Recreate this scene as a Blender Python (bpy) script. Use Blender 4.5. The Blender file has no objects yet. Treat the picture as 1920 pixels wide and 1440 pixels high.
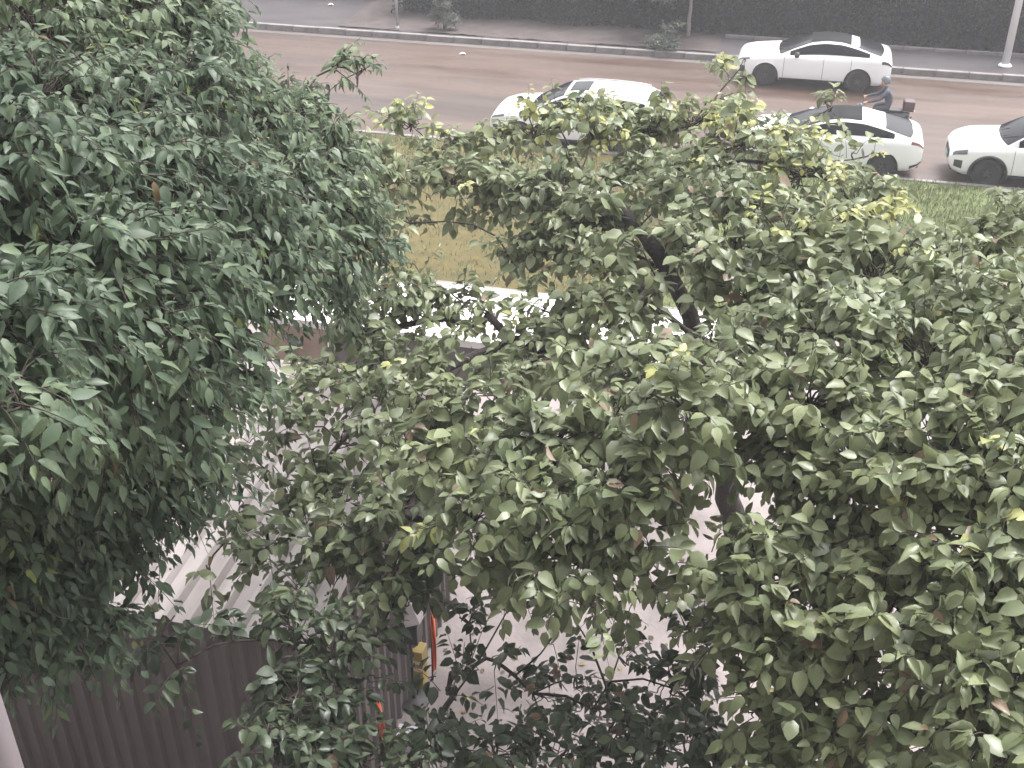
import bpy, bmesh, math, random
import numpy as np
from mathutils import Vector, Matrix, Euler

rad = math.radians
random.seed(7)
rng = np.random.default_rng(7)
scene = bpy.context.scene
COL = scene.collection

# ------------------------------------------------------------------ camera, sky, sun, exposure
cam_d = bpy.data.cameras.new("camera")
cam_d.sensor_width = 36.0
cam_d.lens = 36.0 * 2200.0 / 1920.0
cam_d.clip_start = 0.05
cam_d.clip_end = 3000.0
cam = bpy.data.objects.new("camera", cam_d)
COL.objects.link(cam)
cam.location = (0.0, 0.0, 11.2)
cam.rotation_euler = Euler((rad(90.0 - 31.5), 0.0, rad(14.2)), 'XYZ')
scene.camera = cam

SUN_EL, SUN_AZ = 62.0, 40.0          # soft overcast sun, over the road and to the right
world = bpy.data.worlds.new("World")
scene.world = world
world.use_nodes = True
wn, wl = world.node_tree.nodes, world.node_tree.links
wn.clear()
sky = wn.new("ShaderNodeTexSky")
sky.sky_type = 'NISHITA'
sky.sun_disc = False
sky.sun_elevation = rad(SUN_EL)
sky.sun_rotation = rad(SUN_AZ)
sky.air_density = 1.0
sky.dust_density = 6.0
sky.ozone_density = 1.0
grey = wn.new("ShaderNodeHueSaturation")
grey.inputs["Saturation"].default_value = 0.10
bg = wn.new("ShaderNodeBackground")
bg.inputs["Strength"].default_value = 0.15
wout = wn.new("ShaderNodeOutputWorld")
wl.new(sky.outputs[0], grey.inputs["Color"])
wl.new(grey.outputs[0], bg.inputs["Color"])
wl.new(bg.outputs[0], wout.inputs["Surface"])

sun_d = bpy.data.lights.new("sun", 'SUN')
sun_d.energy = 1.0
sun_d.angle = rad(30.0)
sun_d.color = (1.0, 0.96, 0.92)
sun = bpy.data.objects.new("sun", sun_d)
COL.objects.link(sun)
az, el = rad(SUN_AZ), rad(SUN_EL)
to_sun = Vector((math.sin(az) * math.cos(el), math.cos(az) * math.cos(el), math.sin(el)))
sun.rotation_euler = (-to_sun).to_track_quat('-Z', 'Y').to_euler()
sun.location = (12, 20, 30)

vs = scene.view_settings
vs.view_transform = 'Standard'
vs.look = 'None'
vs.exposure = 1.74
vs.gamma = 1.0
vs.use_curve_mapping = False
scene.cycles.use_denoising = True
scene.cycles.max_bounces = 6
scene.cycles.diffuse_bounces = 4
scene.cycles.glossy_bounces = 3
scene.cycles.transmission_bounces = 4
scene.cycles.transparent_max_bounces = 6
scene.cycles.volume_bounces = 0
scene.cycles.sample_clamp_indirect = 4.0

# ------------------------------------------------------------------ helpers: tags, meshes, materials
def tag(o, label=None, cat=None, group=None, kind=None):
    if label: o["label"] = label
    if cat: o["category"] = cat
    if group: o["group"] = group
    if kind: o["kind"] = kind
    return o

def empty(name, loc=(0, 0, 0), rz=0.0):
    o = bpy.data.objects.new(name, None)
    o.empty_display_size = 0.2
    o.location = loc
    o.rotation_euler = (0, 0, rz)
    COL.objects.link(o)
    return o

def link(name, me, mat=None, parent=None, loc=None):
    o = bpy.data.objects.new(name, me)
    COL.objects.link(o)
    if mat is not None:
        me.materials.clear()
        for m in (mat if isinstance(mat, (list, tuple)) else [mat]):
            me.materials.append(m)
    if parent is not None: o.parent = parent
    if loc is not None: o.location = loc
    return o

class MB:
    """collects simple shapes, then becomes one mesh object"""
    def __init__(s): s.v, s.f, s.m = [], [], []
    def add(s, vs, fs, mi=0):
        n = len(s.v)
        s.v += [tuple(v) for v in vs]
        s.f += [tuple(i + n for i in f) for f in fs]
        s.m += [mi] * len(fs)
        return s
    def box(s, c, d, rz=0.0, mi=0, rot=None):
        x, y, z = d[0] / 2, d[1] / 2, d[2] / 2
        pts = [Vector(p) for p in ((-x,-y,-z),(x,-y,-z),(x,y,-z),(-x,y,-z),(-x,-y,z),(x,-y,z),(x,y,z),(-x,y,z))]
        M = rot if rot is not None else Matrix.Rotation(rz, 3, 'Z')
        pts = [M @ p + Vector(c) for p in pts]
        return s.add(pts, [(0,3,2,1),(4,5,6,7),(0,1,5,4),(1,2,6,5),(2,3,7,6),(3,0,4,7)], mi)
    def tube(s, pts, rads, n=8, mi=0, cap=True):
        pts = [Vector(p) for p in pts]
        if not isinstance(rads, (list, tuple)): rads = [rads] * len(pts)
        base, fs, vs = [], [], []
        up = Vector((0.13, 0.31, 0.94))
        for i, p in enumerate(pts):
            t = (pts[min(i + 1, len(pts) - 1)] - pts[max(i - 1, 0)]).normalized()
            a = t.cross(up)
            if a.length < 1e-3: a = t.cross(Vector((1, 0, 0)))
            a.normalize(); b = t.cross(a)
            for k in range(n):
                q = 2 * math.pi * k / n
                vs.append(p + (a * math.cos(q) + b * math.sin(q)) * rads[i])
        for i in range(len(pts) - 1):
            for k in range(n):
                k2 = (k + 1) % n
                fs.append((i*n+k, i*n+k2, (i+1)*n+k2, (i+1)*n+k))
        if cap:
            fs.append(tuple(range(n - 1, -1, -1)))
            fs.append(tuple(range((len(pts)-1)*n, len(pts)*n)))
        return s.add(vs, fs, mi)
    def lathe(s, prof, c=(0,0,0), axis='Z', n=24, mi=0):
        vs, fs = [], []
        for (r, h) in prof:
            for k in range(n):
                q = 2 * math.pi * k / n
                x, y = r * math.cos(q), r * math.sin(q)
                p = {'Z': (x, y, h), 'Y': (x, h, y), 'X': (h, x, y)}[axis]
                vs.append((p[0]+c[0], p[1]+c[1], p[2]+c[2]))
        for i in range(len(prof) - 1):
            for k in range(n):
                k2 = (k + 1) % n
                fs.append((i*n+k, i*n+k2, (i+1)*n+k2, (i+1)*n+k))
        return s.add(vs, fs, mi)
    def mesh(s, name, smooth=False, fix=True):
        me = bpy.data.meshes.new(name)
        me.from_pydata(s.v, [], s.f)
        if any(s.m): me.polygons.foreach_set("material_index", s.m)
        if fix:
            bm = bmesh.new(); bm.from_mesh(me)
            bmesh.ops.recalc_face_normals(bm, faces=bm.faces)
            bm.to_mesh(me); bm.free()
        if smooth: me.polygons.foreach_set("use_smooth", [True] * len(me.polygons))
        me.update()
        return me
    def build(s, name, mat, parent=None, smooth=False, bevel=0.0, loc=None):
        o = link(name, s.mesh(name, smooth), mat, parent, loc)
        if bevel:
            b = o.modifiers.new("bevel", 'BEVEL'); b.width = bevel; b.segments = 2; b.limit_method = 'ANGLE'
        return o

def np_mesh(name, V, F, tint=None, smooth=True):
    """V (n,3), F (m,k) arrays, every face has k corners"""
    me = bpy.data.meshes.new(name)
    me.vertices.add(len(V)); me.vertices.foreach_set("co", np.ascontiguousarray(V, dtype=np.float32).ravel())
    k = F.shape[1]
    me.loops.add(F.size); me.loops.foreach_set("vertex_index", np.ascontiguousarray(F, dtype=np.int32).ravel())
    me.polygons.add(len(F)); me.polygons.foreach_set("loop_start", np.arange(0, F.size, k, dtype=np.int32))
    me.update(calc_edges=True)
    if smooth: me.polygons.foreach_set("use_smooth", np.ones(len(F), dtype=bool))
    if tint is not None:
        a = me.attributes.new("tint", 'FLOAT', 'POINT'); a.data.foreach_set("value", np.ascontiguousarray(tint, dtype=np.float32))
    return me

MATS = {}
def mat(name, col, rough=0.6, metal=0.0, spec=0.5, noise=None, bump=None, coat=0.0, emis=None):
    """noise: (scale, second colour, contrast-low, contrast-high, stretch); bump: (scale, strength)"""
    if name in MATS: return MATS[name]
    m = bpy.data.materials.new(name); m.use_nodes = True
    n, l = m.node_tree.nodes, m.node_tree.links
    b = n["Principled BSDF"]
    b.inputs["Base Color"].default_value = (*col, 1)
    b.inputs["Roughness"].default_value = rough
    b.inputs["Metallic"].default_value = metal
    b.inputs["Specular IOR Level"].default_value = spec
    b.inputs["Coat Weight"].default_value = coat
    b.inputs["Coat Roughness"].default_value = 0.08
    tc = n.new("ShaderNodeTexCoord")
    if noise:
        sc, c2, lo, hi, st = noise
        mp = n.new("ShaderNodeMapping"); mp.inputs["Scale"].default_value = st
        nz = n.new("ShaderNodeTexNoise"); nz.inputs["Scale"].default_value = sc; nz.inputs["Detail"].default_value = 7; nz.inputs["Roughness"].default_value = 0.62
        rp = n.new("ShaderNodeValToRGB")
        rp.color_ramp.elements[0].position = lo; rp.color_ramp.elements[0].color = (*col, 1)
        rp.color_ramp.elements[1].position = hi; rp.color_ramp.elements[1].color = (*c2, 1)
        l.new(tc.outputs["Object"], mp.inputs[0]); l.new(mp.outputs[0], nz.inputs["Vector"])
        l.new(nz.outputs["Fac"], rp.inputs[0]); l.new(rp.outputs[0], b.inputs["Base Color"])
    if bump:
        nb = n.new("ShaderNodeTexNoise"); nb.inputs["Scale"].default_value = bump[0]; nb.inputs["Detail"].default_value = 5
        bp = n.new("ShaderNodeBump"); bp.inputs["Strength"].default_value = bump[1]; bp.inputs["Distance"].default_value = 0.02
        l.new(tc.outputs["Object"], nb.inputs["Vector"]); l.new(nb.outputs["Fac"], bp.inputs["Height"]); l.new(bp.outputs[0], b.inputs["Normal"])
    MATS[name] = m
    return m

def leaf_mat(name, ramp, rough=0.42, back=1.35, trans=0.22, spec=0.5):
    """leaf blade coloured by the blade's own 'tint' value, paler underneath, a little light through it"""
    m = bpy.data.materials.new(name); m.use_nodes = True
    n, l = m.node_tree.nodes, m.node_tree.links
    b = n["Principled BSDF"]; out = n["Material Output"]
    b.inputs["Roughness"].default_value = rough
    b.inputs["Specular IOR Level"].default_value = spec
    at = n.new("ShaderNodeAttribute"); at.attribute_name = "tint"
    rp = n.new("ShaderNodeValToRGB")
    e = rp.color_ramp.elements
    e[0].position, e[0].color = ramp[0][0], (*ramp[0][1], 1)
    e[1].position, e[1].color = ramp[-1][0], (*ramp[-1][1], 1)
    for p, c in ramp[1:-1]:
        q = e.new(p); q.color = (*c, 1)
    l.new(at.outputs["Fac"], rp.inputs[0])
    tc = n.new("ShaderNodeTexCoord"); nz = n.new("ShaderNodeTexNoise"); nz.inputs["Scale"].default_value = 9.0; nz.inputs["Detail"].default_value = 3
    hs = n.new("ShaderNodeHueSaturation")
    mr = n.new("ShaderNodeMapRange"); mr.inputs[1].default_value = 0.3; mr.inputs[2].default_value = 0.7; mr.inputs[3].default_value = 0.8; mr.inputs[4].default_value = 1.2
    l.new(tc.outputs["Object"], nz.inputs["Vector"]); l.new(nz.outputs["Fac"], mr.inputs[0]); l.new(mr.outputs[0], hs.inputs["Value"])
    n2 = n.new("ShaderNodeTexNoise"); n2.inputs["Scale"].default_value = 5.0
    m2 = n.new("ShaderNodeMapRange"); m2.inputs[1].default_value = 0.35; m2.inputs[2].default_value = 0.65; m2.inputs[3].default_value = rough - 0.14; m2.inputs[4].default_value = rough + 0.16
    l.new(tc.outputs["Object"], n2.inputs["Vector"]); l.new(n2.outputs["Fac"], m2.inputs[0]); l.new(m2.outputs[0], b.inputs["Roughness"])
    l.new(rp.outputs[0], hs.inputs["Color"])
    geo = n.new("ShaderNodeNewGeometry")
    hb = n.new("ShaderNodeHueSaturation"); hb.inputs["Value"].default_value = back; hb.inputs["Saturation"].default_value = 0.75
    mx = n.new("ShaderNodeMix"); mx.data_type = 'RGBA'
    l.new(hs.outputs[0], hb.inputs["Color"]); l.new(geo.outputs["Backfacing"], mx.inputs["Factor"])
    l.new(hs.outputs[0], mx.inputs[6]); l.new(hb.outputs[0], mx.inputs[7])
    l.new(mx.outputs[2], b.inputs["Base Color"])
    tr = n.new("ShaderNodeBsdfTranslucent"); l.new(mx.outputs[2], tr.inputs["Color"])
    ms = n.new("ShaderNodeMixShader"); ms.inputs[0].default_value = trans
    l.new(b.outputs[0], ms.inputs[1]); l.new(tr.outputs[0], ms.inputs[2]); l.new(ms.outputs[0], out.inputs["Surface"])
    return m

# ------------------------------------------------------------------ the setting
M_yard = mat("yard_concrete", (0.095, 0.078, 0.076), 0.75, noise=(0.8, (0.215, 0.184, 0.181), 0.28, 0.56, (1, 1, 1)), bump=(18, 0.3))
m = bpy.data.materials.new("wet_dirty_road"); m.use_nodes = True
n, l = m.node_tree.nodes, m.node_tree.links
b = n["Principled BSDF"]
geo = n.new("ShaderNodeNewGeometry")
def road_noise(scale, stretch, detail=6):
    mp = n.new("ShaderNodeMapping"); mp.inputs["Scale"].default_value = stretch
    nz = n.new("ShaderNodeTexNoise"); nz.inputs["Scale"].default_value = scale; nz.inputs["Detail"].default_value = detail; nz.inputs["Roughness"].default_value = 0.6
    l.new(geo.outputs["Position"], mp.inputs[0]); l.new(mp.outputs[0], nz.inputs["Vector"]); return nz.outputs["Fac"]
def ramp(fac, stops):
    rp = n.new("ShaderNodeValToRGB"); e = rp.color_ramp.elements
    e[0].position, e[0].color = stops[0][0], (*stops[0][1], 1); e[1].position, e[1].color = stops[-1][0], (*stops[-1][1], 1)
    l.new(fac, rp.inputs[0]); return rp.outputs[0]
big = ramp(road_noise(0.5, (0.14, 1.2, 1)), [(0.36, (0.050, 0.030, 0.023)), (0.64, (0.094, 0.057, 0.043))])
trk = ramp(road_noise(1.0, (0.02, 1.5, 1), 3), [(0.42, (0.78, 0.76, 0.77)), (0.60, (1.05, 1.05, 1.05))])
fin = ramp(road_noise(28.0, (1, 1, 1), 4), [(0.3, (0.82, 0.82, 0.82)), (0.7, (1.15, 1.15, 1.15))])
stn = ramp(road_noise(1.6, (0.5, 1, 1), 8), [(0.28, (0.62, 0.62, 0.64)), (0.42, (1, 1, 1))])
cur = big
for o_ in (trk, fin, stn):
    mx = n.new("ShaderNodeMix"); mx.data_type = 'RGBA'; mx.blend_type = 'MULTIPLY'; mx.inputs["Factor"].default_value = 1.0
    l.new(cur, mx.inputs[6]); l.new(o_, mx.inputs[7]); cur = mx.outputs[2]
l.new(cur, b.inputs["Base Color"])
rr_ = n.new("ShaderNodeMapRange"); rr_.inputs[1].default_value = 0.35; rr_.inputs[2].default_value = 0.65; rr_.inputs[3].default_value = 0.28; rr_.inputs[4].default_value = 0.62
l.new(road_noise(0.7, (0.2, 1, 1)), rr_.inputs[0]); l.new(rr_.outputs[0], b.inputs["Roughness"])
M_road = m
M_pave = mat("pavement_grey", (0.038, 0.034, 0.038), 0.92, noise=(1.2, (0.064, 0.054, 0.058), 0.35, 0.7, (0.5, 1, 1)), bump=(25, 0.2))
M_kerb = mat("kerb_concrete", (0.21, 0.19, 0.19), 0.75, noise=(3.0, (0.11, 0.098, 0.096), 0.4, 0.75, (1, 1, 1)), bump=(30, 0.2))
M_soil = mat("bed_soil", (0.050, 0.038, 0.037), 0.9, noise=(2.0, (0.085, 0.066, 0.064), 0.35, 0.7, (1, 1, 1)), bump=(12, 0.6))
M_white = mat("white_roof_sheet", (0.80, 0.77, 0.77), 0.45, noise=(1.4, (0.68, 0.64, 0.63), 0.5, 0.85, (1, 1, 1)))
M_tan = mat("tan_render", (0.40, 0.30, 0.25), 0.85, noise=(2.5, (0.32, 0.24, 0.20), 0.4, 0.8, (1, 1, 1)), bump=(20, 0.2))
M_dark = mat("dark_metal", (0.035, 0.032, 0.034), 0.5)
M_steel = mat("galvanised_post", (0.45, 0.44, 0.45), 0.5, 0.3)
M_paintw = mat("white_post_paint", (0.80, 0.78, 0.79), 0.55, noise=(4, (0.45, 0.42, 0.41), 0.55, 0.85, (1, 1, 0.3)))

def sheet(name, x0, x1, y0, y1, z, m, nx=1, ny=1, rough=0.0):
    xs, ys = np.linspace(x0, x1, nx + 1), np.linspace(y0, y1, ny + 1)
    X, Y = np.meshgrid(xs, ys); Z = np.full(X.shape, z)
    if rough: Z = Z + rough * (np.sin(X * 2.1 + Y) * 0.4 + np.sin(Y * 3.3 - X * 1.3) * 0.3 + rng.normal(0, 0.35, X.shape))
    V = np.stack([X.ravel(), Y.ravel(), Z.ravel()], 1)
    i = np.arange(nx * ny); r, c = i // nx, i % nx
    a = r * (nx + 1) + c
    F = np.stack([a, a + 1, a + nx + 2, a + nx + 1], 1)
    return tag(link(name, np_mesh(name, V, F), m), kind="structure")

ground = sheet("ground", -300, 300, -40, 600, 0.0, M_yard)
road = sheet("road", -300, 300, 29.70, 39.2, 0.006, M_road)
pavement = sheet("pavement", -300, 300, 39.37, 44.5, 0.13, M_pave)

# verge between the yard and the road: bare mustard earth in the middle, grass to the right and left
m = bpy.data.materials.new("verge_earth"); m.use_nodes = True
n, l = m.node_tree.nodes, m.node_tree.links
b = n["Principled BSDF"]; b.inputs["Roughness"].default_value = 0.9
geo = n.new("ShaderNodeNewGeometry"); sx = n.new("ShaderNodeSeparateXYZ"); l.new(geo.outputs["Position"], sx.inputs[0])
nz = n.new("ShaderNodeTexNoise"); nz.inputs["Scale"].default_value = 0.8; nz.inputs["Detail"].default_value = 8; l.new(geo.outputs["Position"], nz.inputs["Vector"])
mr = n.new("ShaderNodeMapRange"); mr.inputs[1].default_value = -4.2; mr.inputs[2].default_value = -0.8; l.new(sx.outputs[0], mr.inputs[0])
ad = n.new("ShaderNodeMath"); ad.operation = 'ADD'; ad.inputs[1].default_value = -0.5; l.new(nz.outputs["Fac"], ad.inputs[0])
mu = n.new("ShaderNodeMath"); mu.operation = 'MULTIPLY_ADD'; mu.inputs[1].default_value = 1.6; l.new(ad.outputs[0], mu.inputs[0]); l.new(mr.outputs[0], mu.inputs[2])
rp = n.new("ShaderNodeValToRGB"); e = rp.color_ramp.elements
e[0].position, e[0].color = 0.0, (0.092, 0.072, 0.019, 1); e[1].position, e[1].color = 0.9, (0.115, 0.145, 0.05, 1)
q = e.new(0.35); q.color = (0.068, 0.061, 0.018, 1)
l.new(mu.outputs[0], rp.inputs[0])
n3 = n.new("ShaderNodeTexNoise"); n3.inputs["Scale"].default_value = 3.5; n3.inputs["Detail"].default_value = 9; n3.inputs["Roughness"].default_value = 0.7; l.new(geo.outputs["Position"], n3.inputs["Vector"])
r3 = n.new("ShaderNodeValToRGB"); r3.color_ramp.elements[0].position = 0.34; r3.color_ramp.elements[0].color = (0.55, 0.58, 0.52, 1); r3.color_ramp.elements[1].position = 0.66; r3.color_ramp.elements[1].color = (1.12, 1.08, 1.05, 1)
l.new(n3.outputs["Fac"], r3.inputs[0])
mx3 = n.new("ShaderNodeMix"); mx3.data_type = 'RGBA'; mx3.blend_type = 'MULTIPLY'; mx3.inputs["Factor"].default_value = 1.0
l.new(rp.outputs[0], mx3.inputs[6]); l.new(r3.outputs[0], mx3.inputs[7]); l.new(mx3.outputs[2], b.inputs["Base Color"])
M_verge = m
verge = sheet("verge", -60, 60, 21.2, 29.54, 0.09, M_verge, 240, 32, 0.02)

# grass on the verge: thick on the right and far left, thin on the bare earth
def blades(N, x0, x1, y0, y1, z, h0, h1, keep):
    x = rng.uniform(x0, x1, N); y = rng.uniform(y0, y1, N)
    k = rng.random(N) < keep(x, y); x, y = x[k], y[k]; N = len(x)
    h = rng.uniform(h0, h1, N); a = rng.uniform(0, 2 * np.pi, N); w = rng.uniform(0.006, 0.012, N)
    dx, dy = np.cos(a), np.sin(a); ln = rng.uniform(0.2, 0.8, N) * h
    P = np.stack([x, y, np.full(N, z)], 1)
    s = np.stack([-dy, dx, np.zeros(N)], 1) * w[:, None]
    mid = P + np.stack([dx * ln * .4, dy * ln * .4, h * .6], 1); tip = P + np.stack([dx * ln, dy * ln, h], 1)
    V = np.stack([P - s, P + s, mid - s * .7, mid + s * .7, tip], 1).reshape(-1, 3)
    o = np.arange(N)[:, None] * 5
    F = np.concatenate([o + np.array([0, 1, 3]), o + np.array([0, 3, 2]), o + np.array([2, 3, 4])], 0)
    return V, F, np.repeat(rng.random(N), 5)
gx = lambda x, y: np.clip((x + 3.6) / 3.5, 0, 1) * 0.88 + 0.12 + 0.5 * np.clip((-8.5 - x) / 2, 0, 1)
V, F, T = blades(95000, -14, 9, 21.25, 29.54, 0.08, 0.05, 0.16, gx)
M_grass = leaf_mat("grass_blades", [(0.0, (0.105, 0.095, 0.030)), (0.25, (0.115, 0.150, 0.048)), (1.0, (0.19, 0.235, 0.085))], 0.6, 1.0, 0.2)
grass = tag(link("grass", np_mesh("grass", V, F, T, False), M_grass), "short yellowish green grass on the verge beside the road", "grass", kind="stuff")

# kerbs made of single kerb stones
def kerb(name, x0, x1, step, y, dep, top, zlo):
    k = tag(empty(name, (0, 0, 0)), kind="structure")
    me = None
    x = x0
    while x < x1:
        if me is None:
            mbx = MB().box((0, 0, 0), (step - 0.012, dep, top - zlo))
            me = mbx.mesh("kerb_stone")
            bm = bmesh.new(); bm.from_mesh(me); bmesh.ops.bevel(bm, geom=bm.edges[:], offset=0.015, segments=1, affect='EDGES'); bm.to_mesh(me); bm.free()
        o = link("kerb_stone", me, None, k, (x + step / 2, y + random.uniform(-.006, .006), (top + zlo) / 2 + random.uniform(-.008, .008)))
        if not me.materials: me.materials.append(M_kerb)
        o.rotation_euler = (0, 0, random.uniform(-.006, .006))
        x += step
    return k
kerb("far_kerb", -24, 12, 1.0, 39.28, 0.17, 0.21, -0.05)
gutter = sheet("gutter", -60, 60, 38.82, 39.195, 0.010, mat("gutter_concrete", (0.085, 0.070, 0.066), 0.7, noise=(1.2, (0.125, 0.108, 0.104), 0.35, 0.7, (0.4, 1, 1))))
kerb("bed_edging", -2.9, 14, 1.0, 41.75, 0.12, 0.24, 0.05)
kerb("near_kerb", -14, 9, 1.0, 29.62, 0.15, 0.12, -0.05)
kerb("yard_kerb", -14, 6, 1.0, 21.12, 0.14, 0.14, -0.05)

# planting bed at the back of the far pavement, with a broken edge
bed = sheet("planting_bed", -16.5, -3.0, 39.75, 44.5, 0.16, M_soil, 90, 26, 0.03)
bank = sheet("rear_bank", -300, -16.5, 44.5, 47, 0.12, M_pave)

# ------------------------------------------------------------------ leaves, twigs and branches
ROWS = np.array([0.0, 0.22, 0.5, 0.78, 1.0])
def leaf_template(wid, fold, droop, asym=0.0):
    """11 points, 4 triangles at the ends + 4 quads: returns (11,3) in leaf space (along, across, normal)"""
    wt = np.array([0.0, 0.84, 1.0, 0.60, 0.0]) * wid / 2 if wid > .55 else np.array([0.0, 0.78, 1.0, 0.48, 0.0]) * wid / 2
    pts = [(0, 0, 0)]
    for i in (1, 2, 3):
        t = ROWS[i]; zc = -droop * t * t
        for sgn in (-1, 0, 1):
            y = sgn * wt[i]
            pts.append((t - 0.05 * abs(sgn) * (i == 1), y, zc + fold * abs(y) + asym * y))
    pts.append((1.0, 0, -droop))
    return np.array(pts)
LEAF_F3 = np.array([[0, 2, 1], [0, 3, 2], [1, 2, 5], [1, 5, 4], [2, 3, 6], [2, 6, 5], [4, 5, 8], [4, 8, 7], [5, 6, 9], [5, 9, 8], [7, 8, 10], [8, 9, 10]])
LEAF_F3 = LEAF_F3[:, ::-1]

def unit(a): return a / np.maximum(np.linalg.norm(a, axis=-1, keepdims=True), 1e-6)

def frames(A, Nn):
    A = unit(A); Nn = unit(Nn - A * np.sum(A * Nn, -1, keepdims=True)); B = np.cross(Nn, A)
    return A, B, Nn

def leaves_mesh(name, P, A, B, Nn, S, tint, temps, which):
    V = np.empty((len(P), 11, 3))
    for k, T in enumerate(temps):
        i = np.where(which == k)[0]
        t = T[None] * S[i][:, None, None]
        V[i] = P[i][:, None] + t[..., 0:1] * A[i][:, None] + t[..., 1:2] * B[i][:, None] + t[..., 2:3] * Nn[i][:, None]
    F = (LEAF_F3[None] + (np.arange(len(P)) * 11)[:, None, None]).reshape(-1, 3)
    return np_mesh(name, V.reshape(-1, 3), F, np.repeat(tint, 11))

def tubes_mesh(name, paths, rads, n=4):
    """paths (N,k,3), rads (N,k): thin tubes joined in one mesh"""
    N, k, _ = paths.shape
    T = unit(np.gradient(paths, axis=1))
    up = np.array([0.13, 0.31, 0.94]); a = unit(np.cross(T, up)); b = np.cross(T, a)
    q = 2 * np.pi * np.arange(n) / n
    ring = a[:, :, None] * np.cos(q)[None, None, :, None] + b[:, :, None] * np.sin(q)[None, None, :, None]
    V = (paths[:, :, None] + ring * rads[:, :, None, None]).reshape(-1, 3)
    i, j = np.meshgrid(np.arange(k - 1), np.arange(n), indexing='ij')
    f = np.stack([i * n + j, i * n + (j + 1) % n, (i + 1) * n + (j + 1) % n, (i + 1) * n + j], -1).reshape(-1, 4)
    F = (f[None] + (np.arange(N) * k * n)[:, None, None]).reshape(-1, 4)
    return np_mesh(name, V, F)

M_bark = mat("bark", (0.010, 0.0075, 0.007), 0.9, noise=(9, (0.034, 0.024, 0.020), 0.38, 0.68, (1, 1, 0.5)), bump=(22, 1.0))
M_twig = mat("twig_bark", (0.045, 0.035, 0.028), 0.85)

CAMP = np.array([0, 0, 11.2])
_Rm = np.array(cam.rotation_euler.to_matrix())
def in_view(P):
    q = (P - CAMP) @ _Rm
    d = -q[:, 2]
    u, v = q[:, 0] / d * 2200, q[:, 1] / d * 2200
    return (np.abs(u) < 940) & (np.abs(v) < 700) & (d > 0.5), d

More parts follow.
